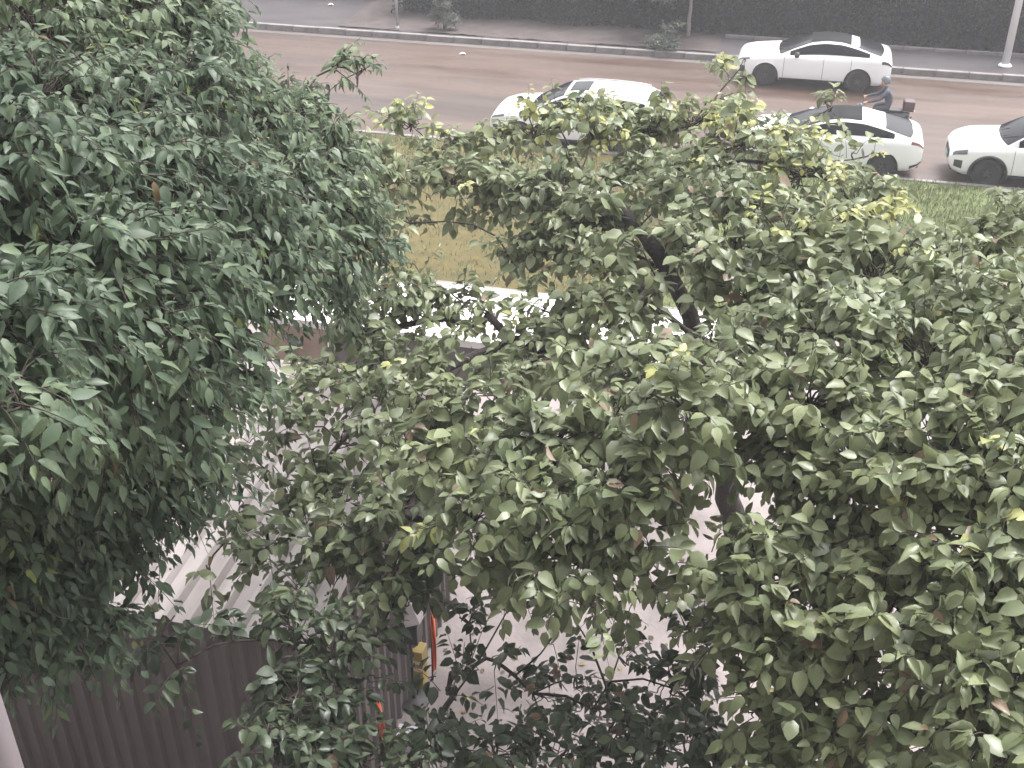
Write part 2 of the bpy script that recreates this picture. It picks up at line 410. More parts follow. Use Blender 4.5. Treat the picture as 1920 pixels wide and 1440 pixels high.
def grow_tree(name, label, cat, trunk, trunk_r, extra, clumps, leaf, mats, group=None, lai=3.0, flat=0.75, n_leaf_obj=300, seed=1):
    """trunk: list of points; extra: further forced limbs (lists of points); clumps: (x,y,z,radius,density,young)"""
    R = np.random.default_rng(seed)
    base = np.array(trunk[0])
    root = tag(empty(name, tuple(base)), label, cat, group)
    # -- skeleton: nodes with parents
    nodes, parent = [], []
    def chain(pts, par):
        for p in pts:
            nodes.append(np.array(p, float)); parent.append(par); par = len(nodes) - 1
        return par
    def dense(pts, step=0.3):
        out = [np.array(pts[0], float)]
        for a, b in zip(pts[:-1], pts[1:]):
            a, b = np.array(a, float), np.array(b, float); k = max(1, int(np.linalg.norm(b - a) / step))
            out += [a + (b - a) * t / k for t in range(1, k + 1)]
        return out
    tr = dense(trunk)
    for i in range(1, len(tr) - 1): tr[i] = tr[i] + R.normal(0, 0.014 if len(clumps) > 20 else 0.008, 3)
    chain(tr, -1); n_tr = len(nodes)
    ext_end = []
    for pts in extra:
        d = dense(pts); j = int(np.argmin([np.linalg.norm(q - d[0]) for q in nodes[:n_tr]]))
        chain([p + R.normal(0, 0.012, 3) for p in (d if np.linalg.norm(nodes[j] - d[0]) > .05 else d[1:])], j)
    C = np.array([c[:3] for c in clumps]); order = np.argsort(np.linalg.norm(C[:, None] - np.array(nodes[n_tr // 2:n_tr])[None], axis=2).min(1))
    end = {}
    for ci in order:
        c = C[ci]; N_ = np.array(nodes); d = np.linalg.norm(N_ - c, axis=1)
        pen = d + 2.0 * np.maximum(0, N_[:, 2] - c[2] + 0.1) + 0.25 * (np.arange(len(nodes)) >= n_tr)
        pen[:min(n_tr // 3, n_tr)] += 3.0
        j = int(np.argmin(pen)); a = nodes[j]; L = np.linalg.norm(c - a); k = max(2, int(L / 0.25))
        sag = np.array([R.normal(0, .08), R.normal(0, .08), R.uniform(0.02, 0.14)]) * L
        pts = [a + (c - a) * t / k + sag * math.sin(math.pi * t / k) + R.normal(0, 0.018, 3) * (t < k) for t in range(1, k + 1)]
        end[ci] = chain(pts, j)
    # -- sprays
    sp_o, sp_d, sp_l, sp_y, sp_c = [], [], [], [], []
    nl = leaf['per']; larea = leaf['len'] ** 2 * leaf['wid'] * 0.62 * 0.62
    axis = np.array(trunk[len(trunk) * 2 // 3])
    for ci, (x, y, z, r, dn, yg, _) in enumerate(clumps):
        n = max(2, int(lai * dn * math.pi * r * r / larea / nl))
        u = unit(R.normal(size=(n, 3))); u[:, 2] = np.abs(u[:, 2]) * np.where(R.random(n) < 0.72, 1, -1)
        rr = max(r - leaf['twig'][1] * .5, r * .5) * R.uniform(0.2, 1.0, n) ** 0.6
        o = np.array([x, y, z]) + u * rr[:, None] * np.array([1, 1, flat])
        out = np.array([x, y, 0]) - np.array([axis[0], axis[1], 0]); out = out / max(np.linalg.norm(out), .3)
        d = unit(u * 0.9 + out * 0.35 + np.array([0, 0, leaf['lift']]) + R.normal(0, .3, (n, 3)))
        sp_o.append(o); sp_d.append(d); sp_l.append(R.uniform(*leaf['twig'], n)); sp_y.append(R.random(n) < yg); sp_c.append(np.full(n, ci))
    o = np.concatenate(sp_o); d = np.concatenate(sp_d); ln = np.concatenate(sp_l); yg = np.concatenate(sp_y); cc = np.concatenate(sp_c)
    NS = len(o)
    # twig: from the spray's start, arching over
    t = np.linspace(0, 1, 5)[None, :, None]
    bend = np.stack([np.zeros(NS), np.zeros(NS), -R.uniform(0.05, leaf['arch'], NS)], 1)
    path = o[:, None] + d[:, None] * ln[:, None, None] * t + bend[:, None] * (t ** 2) * ln[:, None, None] * 2
    twig_r = np.linspace(0.0045, 0.0018, 5)[None] * np.ones((NS, 1))
    # connectors: clump centre branch end -> spray start
    ends = np.array([nodes[end[c]] for c in range(len(clumps))])[cc]
    tt = np.linspace(0, 1, 5)[None, :, None]
    off = R.normal(0, .05, (NS, 1, 3)) * np.sin(np.pi * tt)
    conn = ends[:, None] + (o - ends)[:, None] * tt + off
    keep = R.random(NS) < 0.6
    conn_r = np.linspace(0.010, 0.0045, 5)[None] * np.ones((keep.sum(), 1))
    tw = link("twigs", tubes_mesh("twigs", np.concatenate([path, conn[keep]]) - base, np.concatenate([twig_r, conn_r]), 4), mats[1], root)
    tw["kind"] = "stuff"
    # -- branch radii by the pipe model, trunk and limbs as separate meshes
    kids = {i: [] for i in range(len(nodes))}
    for i, p in enumerate(parent):
        if p >= 0: kids[p].append(i)
    rads_ = np.zeros(len(nodes))
    for i in range(len(nodes) - 1, -1, -1):
        s = sum(rads_[k] ** 2.4 for k in kids[i]); rads_[i] = max(0.006, s ** (1 / 2.4)) * 1.012 + 0.0006
    rads_[:n_tr] = np.maximum(rads_[:n_tr] * 0.6, np.interp(np.arange(n_tr), np.linspace(0, n_tr - 1, len(trunk_r)), trunk_r))
    rads_[:n_tr] *= R.uniform(.95, 1.06, n_tr)
    trm = MB().tube([nodes[i] - base for i in range(n_tr)], [float(q) for q in rads_[:n_tr]], 12)
    trm.build("trunk", mats[2], root, True)
    for i in range(n_tr):
        for k in kids[i]:
            if k < n_tr: continue
            # gather the whole bough: follow from k as one limb mesh
            mb = MB(); stack = [(i, k)]
            while stack:
                a, k0 = stack.pop(); pts = [nodes[a] - base]; rr = [min(rads_[a], rads_[k0] * 1.15)]; cur = k0
                while True:
                    pts.append(nodes[cur] - base); rr.append(float(rads_[cur])); ch = kids[cur]
                    if not ch: break
                    big = max(ch, key=lambda q: rads_[q])
                    for q in ch:
                        if q != big: stack.append((cur, q))
                    cur = big
                mb.tube(pts, [float(q) for q in rr], 7)
            mb.build("limb", mats[2], root, True)
    # -- leaves along each twig
    P, A, Nn, S, T = [], [], [], [], []
    spn = R.normal(0, leaf['tilt'] * .75, (NS, 3)); sps = R.uniform(.72, 1.15, NS)
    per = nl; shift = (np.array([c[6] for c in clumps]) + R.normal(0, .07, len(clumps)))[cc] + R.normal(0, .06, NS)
    for k in range(per):
        f = 0.12 + 0.88 * (k + 0.5) / per + R.normal(0, .03, NS); f = np.clip(f, 0.02, 1.0)
        base_p = o + d * (ln * f)[:, None] + bend * (f ** 2 * ln * 2)[:, None]
        side = unit(np.cross(d, np.array([0, 0, 1.0])) + 1e-3) * (1 if k % 2 else -1)
        ax = d * R.uniform(0.15, 0.7, NS)[:, None] + side * R.uniform(0.5, 1.1, NS)[:, None] * (1 - 0.75 * (k >= per - 2)) + np.array([0, 0, 1.0]) * (-R.uniform(*leaf['droop'], NS))[:, None]
        ax = unit(ax + R.normal(0, .17, (NS, 3)))
        nn = np.array([0, 0, 1.0]) + spn + R.normal(0, leaf['tilt'] * .65, (NS, 3)) + d * 0.25
        s = leaf['len'] * R.uniform(0.62, 1.15, NS) * sps * np.where(f > 0.85, 0.82, 1.0)
        s = np.where(yg & (f > .3), s * 0.75, s)
        P.append(base_p + ax * 0.02); A.append(ax); Nn.append(nn); S.append(s)
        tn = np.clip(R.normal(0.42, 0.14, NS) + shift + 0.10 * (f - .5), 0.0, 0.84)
        tn = np.where(yg & (f > .25), R.uniform(0.88, 0.94, NS), tn)
        tn = np.where(R.random(NS) < leaf['dead'], 1.0, tn)
        T.append(tn)
    P, A, Nn, S, T = (np.concatenate(q) for q in (P, A, Nn, S, T))
    A, B, Nn = frames(A, Nn)
    temps = [leaf_template(leaf['wid'] * w, fo, dr, asy) for w, fo, dr, asy in ((1, .35, .10, 0), (.86, .55, .24, .15), (1.1, .2, .32, -.15), (.9, .75, .08, 0), (1.0, .3, .5, .2), (.8, .15, .6, -.3), (1.05, -.25, .3, .25), (.7, .9, .4, 0))]
    which = R.integers(0, len(temps), len(P))
    # the leaves that show largest are objects of their own
    vis, dep = in_view(P)
    score = np.where(vis, S / dep * (0.7 + 0.6 * R.random(len(P))), -1)
    # prefer the camera side of the crown
    tipd = np.linalg.norm(C[np.repeat(cc[None], per, 0).ravel()] - CAMP, axis=1) - np.linalg.norm(P - CAMP, axis=1)
    score = score * np.clip(0.8 + tipd, 0.3, 1.5)
    pick = np.argsort(-score)[:n_leaf_obj]
    rest = np.ones(len(P), bool); rest[pick] = False
    fo = link("foliage", leaves_mesh("foliage", P[rest] - base, A[rest], B[rest], Nn[rest], S[rest], T[rest], temps, which[rest]), mats[0], root)
    fo["kind"] = "stuff"
    bank_, tl = {}, np.array([0.1, 0.25, 0.35, 0.45, 0.55, 0.7, 0.82, 0.91, 1.0])
    for i in pick:
        tk = int(np.argmin(np.abs(tl - T[i]))); key = (int(which[i]), tk)
        if key not in bank_:
            me = np_mesh("leaf", temps[key[0]], LEAF_F3, np.full(11, tl[tk])); me.materials.append(mats[0]); bank_[key] = me
        ob = bpy.data.objects.new("leaf", bank_[key]); COL.objects.link(ob); ob.parent = root
        s = float(S[i]); M = Matrix(((A[i][0]*s, B[i][0]*s, Nn[i][0]*s, P[i][0]-base[0]), (A[i][1]*s, B[i][1]*s, Nn[i][1]*s, P[i][1]-base[1]), (A[i][2]*s, B[i][2]*s, Nn[i][2]*s, P[i][2]-base[2]), (0, 0, 0, 1)))
        ob.matrix_local = M
    print(name, "leaves", len(P), "sprays", NS)
    return root

# ------------------------------------------------------------------ corrugated shed
M_sheet = mat("corrugated_roof_sheet", (0.30, 0.27, 0.265), 0.45, 0.2, noise=(1.3, (0.13, 0.108, 0.10), 0.40, 0.72, (1.6, 0.3, 1)))
M_wallsheet = mat("corrugated_wall_sheet", (0.104, 0.088, 0.088), 0.6, 0.0, noise=(1.0, (0.068, 0.056, 0.055), 0.4, 0.75, (1, 1, 0.3)))
def corrugated(width, pitch=0.2, depth=0.045, k=1.0):
    """zig-zag (offset, height) pairs across a sheet"""
    out, x = [], 0.0
    while x < width - 1e-6:
        for dx, h in ((0, 0), (0.10, 0), (0.13, depth), (0.165, depth)):
            if x + dx * k <= width: out.append((x + dx * k, h))
        x += pitch
    out.append((width, 0.0))
    return out
def sheet_part(name, prof, a, b, parent, m, wall=False):
    """a, b: the lower and upper edge as (along, height) pairs; ribs run between them"""
    V, F = [], []
    for (u, h) in prof:
        for (y, z) in (a, b):
            V.append((u, y - h, z) if wall else (u, y, z + h))
    for i in range(len(prof) - 1): F.append((2*i, 2*i+2, 2*i+3, 2*i+1))
    mb = MB(); mb.add(V, F)
    o = mb.build(name, m, parent)
    so = o.modifiers.new("thickness", 'SOLIDIFY'); so.thickness = 0.004
    return o
SX0, SX1, SY0, SY1, SZ0, SZ1 = -11.85, -3.85, 7.52, 11.9, 3.20, 3.45
shed = tag(empty("corrugated_shed", (SX1, SY0 + .1, 0)), "grey corrugated metal shed with ribbed roof and dark ribbed wall", "shed")
sp = corrugated(1.0)
rp_ = corrugated(1.0, 0.25, 0.065, 1.25)
def shed_panels():
    for i in range(8):
        x = SX0 - SX1 + i * 1.0
        dz = 0.003 * (i % 2)
        o = sheet_part("roof_sheet", rp_, (-0.1, SZ0 + dz), (SY1 - SY0 - .1, SZ1 + dz), shed, M_sheet); o.location = (x, 0, random.uniform(-.004, .004))
        o = sheet_part("wall_sheet", sp, (0.05, 0.0), (0.05, SZ0 - 0.02), shed, M_wallsheet, True); o.location = (x, -0.002 * (i % 2), 0)
shed_panels()
for i in range(4):
    o = sheet_part("end_sheet", corrugated(1.04), (0.0, 0.0), (0.0, SZ0 + 0.03 + 0.055 * i), shed, M_wallsheet, True)
    o.rotation_euler = (0, 0, rad(90)); o.location = (-0.06, 0.06 + 1.04 * i, 0)
MB().box(((SX0 - SX1) / 2, SY1 - SY0 - .25, 1.65), (SX1 - SX0 - .1, 0.05, 3.3)).build("back_wall", M_wallsheet, shed)
MB().box(((SX0 - SX1) / 2, 0.02, SZ0 - 0.065), (SX1 - SX0, 0.05, 0.10)).build("eave_beam", M_dark, shed)
for i in range(3):   # roof screws line the purlins
    mb = MB()
    for k in range(31): mb.lathe([(0.0, 0.016), (0.012, 0.012), (0.014, 0.0)], (SX0 - SX1 + .184 + k * 0.25, 0.5 + i * 1.6, SZ0 + (0.6 + i * 1.6) / (SY1 - SY0) * (SZ1 - SZ0) + 0.064), 'Z', 6)
    mb.build("roof_screws", M_dark, shed)["kind"] = "stuff"

box_u = tag(empty("roof_box", (-7.97, 9.19, 3.34)), "tan box unit sitting on the shed roof at the left edge", "box")
MB().box((0, 0, 0.22), (0.75, 0.34, 0.40)).build("casing", M_tan, box_u, bevel=0.012)
for sx_ in (-.28, .28): MB().box((sx_, 0, 0.005), (0.06, 0.36, 0.07)).build("foot", M_dark, box_u)
MB().lathe([(0.0, 0), (0.14, 0), (0.15, -0.012), (0.165, -0.012), (0.165, 0.0)], (-0.12, -0.172, 0.22), 'Y', 20).build("fan_grille", M_dark, box_u)

# ------------------------------------------------------------------ white roofed shelter at the back of the yard
HX0, HX1, HY0, HY1, HZ = -7.85, -0.85, 14.7, 16.45, 2.50
shel = tag(empty("open_shelter", (HX0, HY0, 0)), "long low shelter with a flat white roof and tan front fascia", "shelter")
W_ = (HX1 - HX0) / 6
for i in range(6):
    MB().box((W_ * (i + .5), (HY1 - HY0) / 2, HZ - 0.03 + 0.004 * (i % 2)), (W_ - 0.015, HY1 - HY0, 0.06)).build("roof_panel", M_white, shel, bevel=0.006)
for y_ in (0.03, HY1 - HY0 - 0.03):
    MB().box(((HX1 - HX0) / 2, y_, HZ + 0.035), (HX1 - HX0, 0.06, 0.06)).build("roof_edge", M_white, shel, bevel=0.006)
M_fas = mat("grey_fascia", (0.17, 0.15, 0.148), 0.8, noise=(2.5, (0.12, 0.105, 0.10), 0.4, 0.8, (1, 1, 1)))
for i in range(6):
    MB().box((W_ * (i + .5), 0.06, HZ - 0.40), (W_ - (.06 if i in (0, 5) else .01), 0.05, 0.66)).build("fascia", M_tan if i == 0 else M_fas, shel)
for x_ in (0.07, HX1 - HX0 - .07):
    MB().box((x_, (HY1 - HY0) / 2, HZ - 0.40), (0.05, HY1 - HY0 - .2, 0.66)).build("end_fascia", M_tan, shel)
for x_ in (0.2, 2.3, 4.6, HX1 - HX0 - .2):
    for y_ in (0.16, HY1 - HY0 - .16):
        MB().tube([(x_, y_, 0), (x_, y_, HZ - 0.07)], 0.045, 10).build("post", M_dark, shel, True)
mb = MB(); mb.tube([(0.55, 0.0, HZ - .62), (0.50, -0.05, HZ - .50), (0.60, -0.08, HZ - .36), (0.78, -0.10, HZ - .30)], 0.05, 8)
mb.build("drain_elbow", M_dark, shel, True)

# ------------------------------------------------------------------ down pipe of the near building
pipe = tag(empty("down_pipe", (-2.075, 1.95, 0)), "pale vertical drain pipe at the lower left corner", "pipe")
M_pipe = mat("pale_pipe", (0.15, 0.13, 0.14), 0.4, noise=(3, (0.09, 0.078, 0.084), 0.4, 0.8, (1, 1, 0.2)))
MB().tube([(0, 0, 0.25), (0, 0, 13.5)], 0.06, 20).build("pipe", M_pipe, pipe, True)
MB().tube([(0, 0, 0.27), (0.01, -.02, 0.16), (0.06, -.09, 0.07), (0.10, -.15, 0.06)], 0.062, 16).build("shoe", M_pipe, pipe, True)
for z_ in (2.0, 5.0, 7.6, 10.6): MB().lathe([(0.06, -.04), (0.068, -.04), (0.068, .04), (0.06, .04)], (0, 0, z_), 'Z', 20).build("collar", M_pipe, pipe, True)

# ------------------------------------------------------------------ unseen building at the viewpoint (main block, left wing), added to shade near trees
M_facade = mat("facade_render", (0.36, 0.33, 0.31), 0.85, noise=(1.5, (0.29, 0.26, 0.245), 0.4, 0.75, (1, 1, 0.4)), bump=(25, 0.2))
M_wpane = mat("window_pane", (0.03, 0.035, 0.04), 0.1)
bld = tag(empty("unseen_shading_building", (0, -0.3, 0)), "unseen apartment building behind the camera, added to shade the near trees and carry the drain pipe", "building")
MB().box((6.9, -3.5, 9.5), (18.2, 7.0, 19)).build("main_block", M_facade, bld)
MB().box((-9.2, -2.42, 9.5), (14.0, 9.0, 19)).build("wing", M_facade, bld)
def facade_window(x, y, z):
    f = MB().box((x, y, z), (1.5, 0.08, 1.5)).build("window", M_steel, bld)
    MB().box((x, y + .045, z), (1.36, 0.02, 1.36)).build("pane", M_wpane, f)
    MB().box((x, y + .06, z - .82), (1.7, 0.22, 0.08)).build("sill", M_facade, f)
for k in range(6):
    z = 1.8 + 3.0 * k
    for x in (2.9, 6.3, 9.7, 13.1): facade_window(x, 0.02, z)
    for x in (-4.6, -8.0, -11.4): facade_window(x, 2.10, z)

# ------------------------------------------------------------------ small things beside the shed
M_greycloth = mat("grey_cover", (0.30, 0.265, 0.27), 0.7, noise=(5, (0.22, 0.2, 0.2), 0.4, 0.8, (1, 1, 1)))
M_yel = mat("yellow_plastic", (0.30, 0.22, 0.07), 0.5)
M_pink = mat("pale_stripe", (0.62, 0.48, 0.40), 0.6)
M_red = mat("red_orange_cloth", (0.60, 0.09, 0.04), 0.6, noise=(8, (0.65, 0.20, 0.09), 0.4, 0.7, (1, 1, 0.4)))
M_lilac = mat("lilac_board", (0.46, 0.42, 0.50), 0.6)
kb = tag(empty("grey_peaked_stand", (-3.80, 9.96, 0)), "small stand with a grey pyramid top beside the shed", "stand")
mb = MB(); r_, n_ = 0.20, 6
vs_ = [(0, 0, 1.72)] + [(r_ * math.cos(k * math.pi / 3 + .5), r_ * math.sin(k * math.pi / 3 + .5), 1.42 + .012 * (k % 2)) for k in range(6)]
mb.add(vs_, [(0, 1 + k, 1 + (k + 1) % 6) for k in range(6)] + [(6, 5, 4, 3, 2, 1)]); mb.build("peaked_top", M_greycloth, kb)
MB().tube([(0, 0, 0.02), (0, 0, 1.43)], 0.018, 8).build("pole", M_dark, kb, True)
MB().box((0, 0, 1.22), (0.26, 0.22, 0.30)).build("dark_housing", M_dark, kb, bevel=0.01)
MB().lathe([(0, 0), (0.2, 0), (0.2, 0.04), (0.03, 0.07)], (0, 0, 0), 'Z', 16).build("base", M_dark, kb)
yb = tag(empty("yellow_striped_box", (-3.86, 10.30, 0)), "yellow box with pale stripes under the grey peaked stand", "box")
MB().box((0, 0, 0.30), (0.22, 0.20, 0.60)).build("body", M_yel, yb, bevel=0.01)
for z_ in (0.30, 0.42): MB().box((0, -0.101, z_), (0.20, 0.012, 0.05)).build("stripe", M_pink, yb)
def flag(name, loc, h, w, label, lean):
    e_ = tag(empty(name, loc), label, "flag", "red orange flags beside the shed")
    MB().tube([(0, 0, 0), (lean * .4, 0, h)], 0.012, 8).build("staff", M_dark, e_, True)
    mb = MB(); nx_, nz_ = 8, 14
    V = []
    for j in range(nz_ + 1):
        for i in range(nx_ + 1):
            u, v = i / nx_, j / nz_
            ww = w * (0.35 + .65 * math.sin(math.pi * (0.15 + .8 * v)))
            V.append((lean * .4 * v + u * ww, 0.035 * math.sin(u * 9 + v * 5), h * (0.15 + .85 * v) - 0.1 * u * w * (1 - v)))
    F = [(j*(nx_+1)+i, j*(nx_+1)+i+1, (j+1)*(nx_+1)+i+1, (j+1)*(nx_+1)+i) for j in range(nz_) for i in range(nx_)]
    mb.add(V, F); o = mb.build("cloth", M_red, e_, True); so = o.modifiers.new("thickness", 'SOLIDIFY'); so.thickness = 0.003
flag("feather_flag", (-3.68, 10.36, 0), 1.15, 0.07, "red orange cloth flag right of the yellow striped box", 0.05)
flag("feather_flag", (-3.90, 9.02, 0), 1.0, 0.11, "red orange cloth flag nearest the camera, low beside the shed", -0.12)
lb = tag(empty("lilac_board", (-3.62, 9.25, 0)), "pale lilac box on the ground by the front red flag", "box")
MB().box((0, 0, .11), (0.30, 0.22, 0.20)).build("tray", M_lilac, lb, bevel=0.01)
MB().box((0, 0, .217), (0.32, 0.24, 0.015)).build("lid", M_lilac, lb)

# ------------------------------------------------------------------ far side: posts, hedge, bushes
def post(name, loc, r0, r1, h, m, label, lamp=True):
    e_ = tag(empty(name, loc), label, "lamp post" if lamp else "pole")
    MB().tube([(0, 0, 0), (0, 0, h)], [r0, r1], 16).build("shaft", m, e_, True)
    MB().lathe([(r0 * 1.0, 0.0), (r0 * 1.7, 0.0), (r0 * 1.7, 0.03), (r0 * 1.05, 0.10)], (0, 0, 0.0), 'Z', 16).build("base_collar", m, e_)
    if lamp:
        MB().tube([(0, 0, h - .05), (0, -.4, h + .25), (0, -1.3, h + .4)], [r1 * .8, r1 * .7, r1 * .6], 10).build("arm", m, e_, True)
        MB().box((0, -1.6, h + .38), (0.22, 0.65, 0.10)).build("lamp_head", M_steel, e_, bevel=0.03)
post("lamp_post", (6.2, 40.5, 0.14), 0.125, 0.09, 7.5, M_paintw, "white lamp post on the far pavement right of the parked car")
post("sign_pole", (-14.35, 40.05, 0.14), 0.042, 0.042, 3.2, M_steel, "thin grey pole by the far kerb near the small round bush", False)

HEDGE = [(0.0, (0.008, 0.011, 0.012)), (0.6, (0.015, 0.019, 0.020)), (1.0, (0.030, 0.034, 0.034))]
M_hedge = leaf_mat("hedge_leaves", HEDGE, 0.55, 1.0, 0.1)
M_core = mat("hedge_painted_shade", (0.010, 0.011, 0.012), 0.95)  # near-black colour standing for the shade deep inside the hedge
def hedge(name, x0, x1, y0, y1, h, N, label, seed):
    R = np.random.default_rng(seed)
    e_ = tag(empty(name, ((x0 + x1) / 2, y0, 0.12)), label, "hedge")
    b_ = np.array([(x0 + x1) / 2, y0, 0.12])
    MB().box((0, (y1 - y0) / 2 + .2, h / 2 - .1), (x1 - x0 - .5, y1 - y0 - .5, h - .3)).build("shade_core", M_core, e_)  # solid filler box, its dark colour painted as shade behind the leaves
    x = R.uniform(x0, x1, N); f = R.random(N) < .8
    y = np.where(f, y0 + np.abs(R.normal(0, .14, N)) + 0.12 * np.sin(x * 1.7) + .08 * np.sin(x * 4.3 + 1), R.uniform(y0, y1, N))
    z = np.where(f, R.uniform(0, h, N), h + R.normal(0, .08, N) + .1 * np.sin(x * 2.2))
    P = np.stack([x, y, z + .12], 1)
    A, B, Nn = frames(R.normal(size=(N, 3)) + np.array([0, -.6, -.3]), R.normal(size=(N, 3)) * .6 + np.array([0, -.6, .8]))
    tm = [leaf_template(.5, .3, .15), leaf_template(.6, .4, .3)]
    o = link("foliage", leaves_mesh("foliage", P - b_, A, B, Nn, R.uniform(.07, .14, N), np.clip(R.normal(.4, .22, N), 0, 1), tm, R.integers(0, 2, N)), M_hedge, e_)
    o["kind"] = "stuff"
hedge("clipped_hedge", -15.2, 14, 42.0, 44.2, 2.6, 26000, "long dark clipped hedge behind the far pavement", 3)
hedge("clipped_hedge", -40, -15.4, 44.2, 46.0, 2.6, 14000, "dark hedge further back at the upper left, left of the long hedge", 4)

BUSH = [(0.0, (0.04, 0.055, 0.04)), (0.5, (0.07, 0.09, 0.065)), (1.0, (0.16, 0.18, 0.13))]
M_bush = leaf_mat("bush_leaves", BUSH, 0.5, 1.1, 0.2)
SMALL = dict(len=0.085, wid=0.5, per=9, twig=(.15, .3), lift=.4, arch=.25, droop=(0.0, .5), tilt=.5, dead=0.0)
grow_tree("round_bush", "small round grey green bush behind the far kerb by the thin pole", "bush", [(-12.7, 40.3, .14), (-12.7, 40.3, .35)], [.03, .02], [],
          [(-12.9, 40.3, .55, .32, 1, 0, 0), (-12.45, 40.25, .5, .32, 1, 0, 0), (-12.7, 40.25, .95, .34, 1, 0, 0), (-12.75, 40.3, 1.2, .22, .8, 0, 0)], SMALL, (M_bush, M_twig, M_bark), lai=2.4, n_leaf_obj=0, seed=21)
grow_tree("low_shrub", "low dark green shrub spilling over the far kerb", "bush", [(-4.75, 39.75, .14), (-4.75, 39.7, .3)], [.025, .02], [],
          [(-5.0, 39.6, .42, .32, 1, 0, 0), (-4.5, 39.55, .38, .34, 1, 0, 0), (-4.75, 39.4, .3, .3, 1, 0, 0), (-4.7, 39.8, .75, .26, .8, 0, 0), (-5.25, 39.7, .3, .2, .6, 0, 0), (-4.4, 39.8, 1.0, .16, .5, 0, 0)], SMALL, (M_bush, M_twig, M_bark), lai=2.6, n_leaf_obj=0, seed=22)
grow_tree("street_sapling", "young street tree with pale stem and low crown before the dark hedge", "tree", [(-4.15, 41.4, .14), (-4.15, 41.4, 1.4), (-4.4, 41.3, 2.3)], [.07, .06, .03], [],
          [(-5.6, 40.9, 1.75, .5, .9, 0, 0), (-4.95, 40.8, 1.7, .5, .9, 0, 0), (-5.3, 41.2, 2.3, .7, .9, 0, 0), (-4.4, 41.2, 2.2, .55, .9, 0, 0), (-4.2, 41.6, 2.9, .8, .9, 0, 0), (-5.2, 41.6, 3.0, .8, .9, 0, 0), (-3.4, 41.5, 2.8, .7, .9, 0, 0)], dict(SMALL, len=.11, twig=(.2, .4)), (M_bush, M_twig, mat("pale_bark", (.22, .19, .19), .85)), lai=2.4, n_leaf_obj=0, seed=23)

# small litter at the kerb
M_lit = mat("litter_paper", (0.7, 0.68, 0.67), 0.7)
for (x_, y_, z_, lbl) in ((-11.3, 37.9, 0.008, "scrap of white litter on the road beside the far kerb"), (-17.9, 42.6, 0.14, "tiny white scrap lying on the upper left far pavement")):
    mb = MB(); V = [(math.cos(k * 1.05) * (.10 + .04 * (k % 2)), math.sin(k * 1.05) * (.07 + .03 * ((k + 1) % 2)), .004 + .03 * (k % 3)) for k in range(6)] + [(0, 0, .06)]
    mb.add(V, [(6, k, (k + 1) % 6) for k in range(6)]); o = mb.build("paper_scrap", M_lit, None, loc=(x_, y_, z_)); tag(o, lbl, "litter", "litter by the road")

# fallen leaves on the yard and on the shed roof
R_ = np.random.default_rng(31); N = 380
P = np.stack([R_.uniform(-6, 5, N), R_.uniform(8.5, 21, N), np.full(N, 0.012)], 1)
A, B, Nn = frames(np.stack([R_.normal(size=N), R_.normal(size=N), np.zeros(N)], 1), np.array([0, 0, 1.0]) + R_.normal(0, .2, (N, 3)))
M_fallen = leaf_mat("fallen_leaves", [(0.0, (0.05, 0.04, 0.025)), (0.5, (0.11, 0.08, 0.04)), (1.0, (0.20, 0.17, 0.06))], 0.7, 1.0, 0.0)
tag(link("fallen_leaves", leaves_mesh("fallen_leaves", P, A, B, Nn, R_.uniform(.06, .13, N), R_.random(N), [leaf_template(.6, .3, .1), leaf_template(.5, .5, .2)], R_.integers(0, 2, N)), M_fallen), "brown fallen leaves scattered over the concrete yard", "leaves", kind="stuff")

# ------------------------------------------------------------------ cars
M_paint = mat("white_car_paint", (0.80, 0.80, 0.81), 0.28, coat=0.6)
M_glass = mat("tinted_glass", (0.013, 0.014, 0.018), 0.15, spec=0.10)
M_blackp = mat("gloss_black_panel", (0.008, 0.008, 0.010), 0.4, spec=0.04)
M_trim = mat("black_plastic_trim", (0.022, 0.022, 0.024), 0.55)
M_tyre = mat("tyre_rubber", (0.020, 0.020, 0.021), 0.8)
M_rimd = mat("dark_alloy", (0.11, 0.115, 0.125), 0.35, 0.7)
M_riml = mat("silver_alloy", (0.45, 0.45, 0.46), 0.3, 0.85)
M_lampc = mat("clear_lamp", (0.10, 0.105, 0.115), 0.12, spec=0.8)
M_lampr = mat("red_lamp", (0.13, 0.022, 0.022), 0.2, spec=0.7)
M_seam = mat("panel_gap", (0.10, 0.10, 0.11), 0.7)
M_plate = mat("plate_green", (0.32, 0.48, 0.40), 0.5)

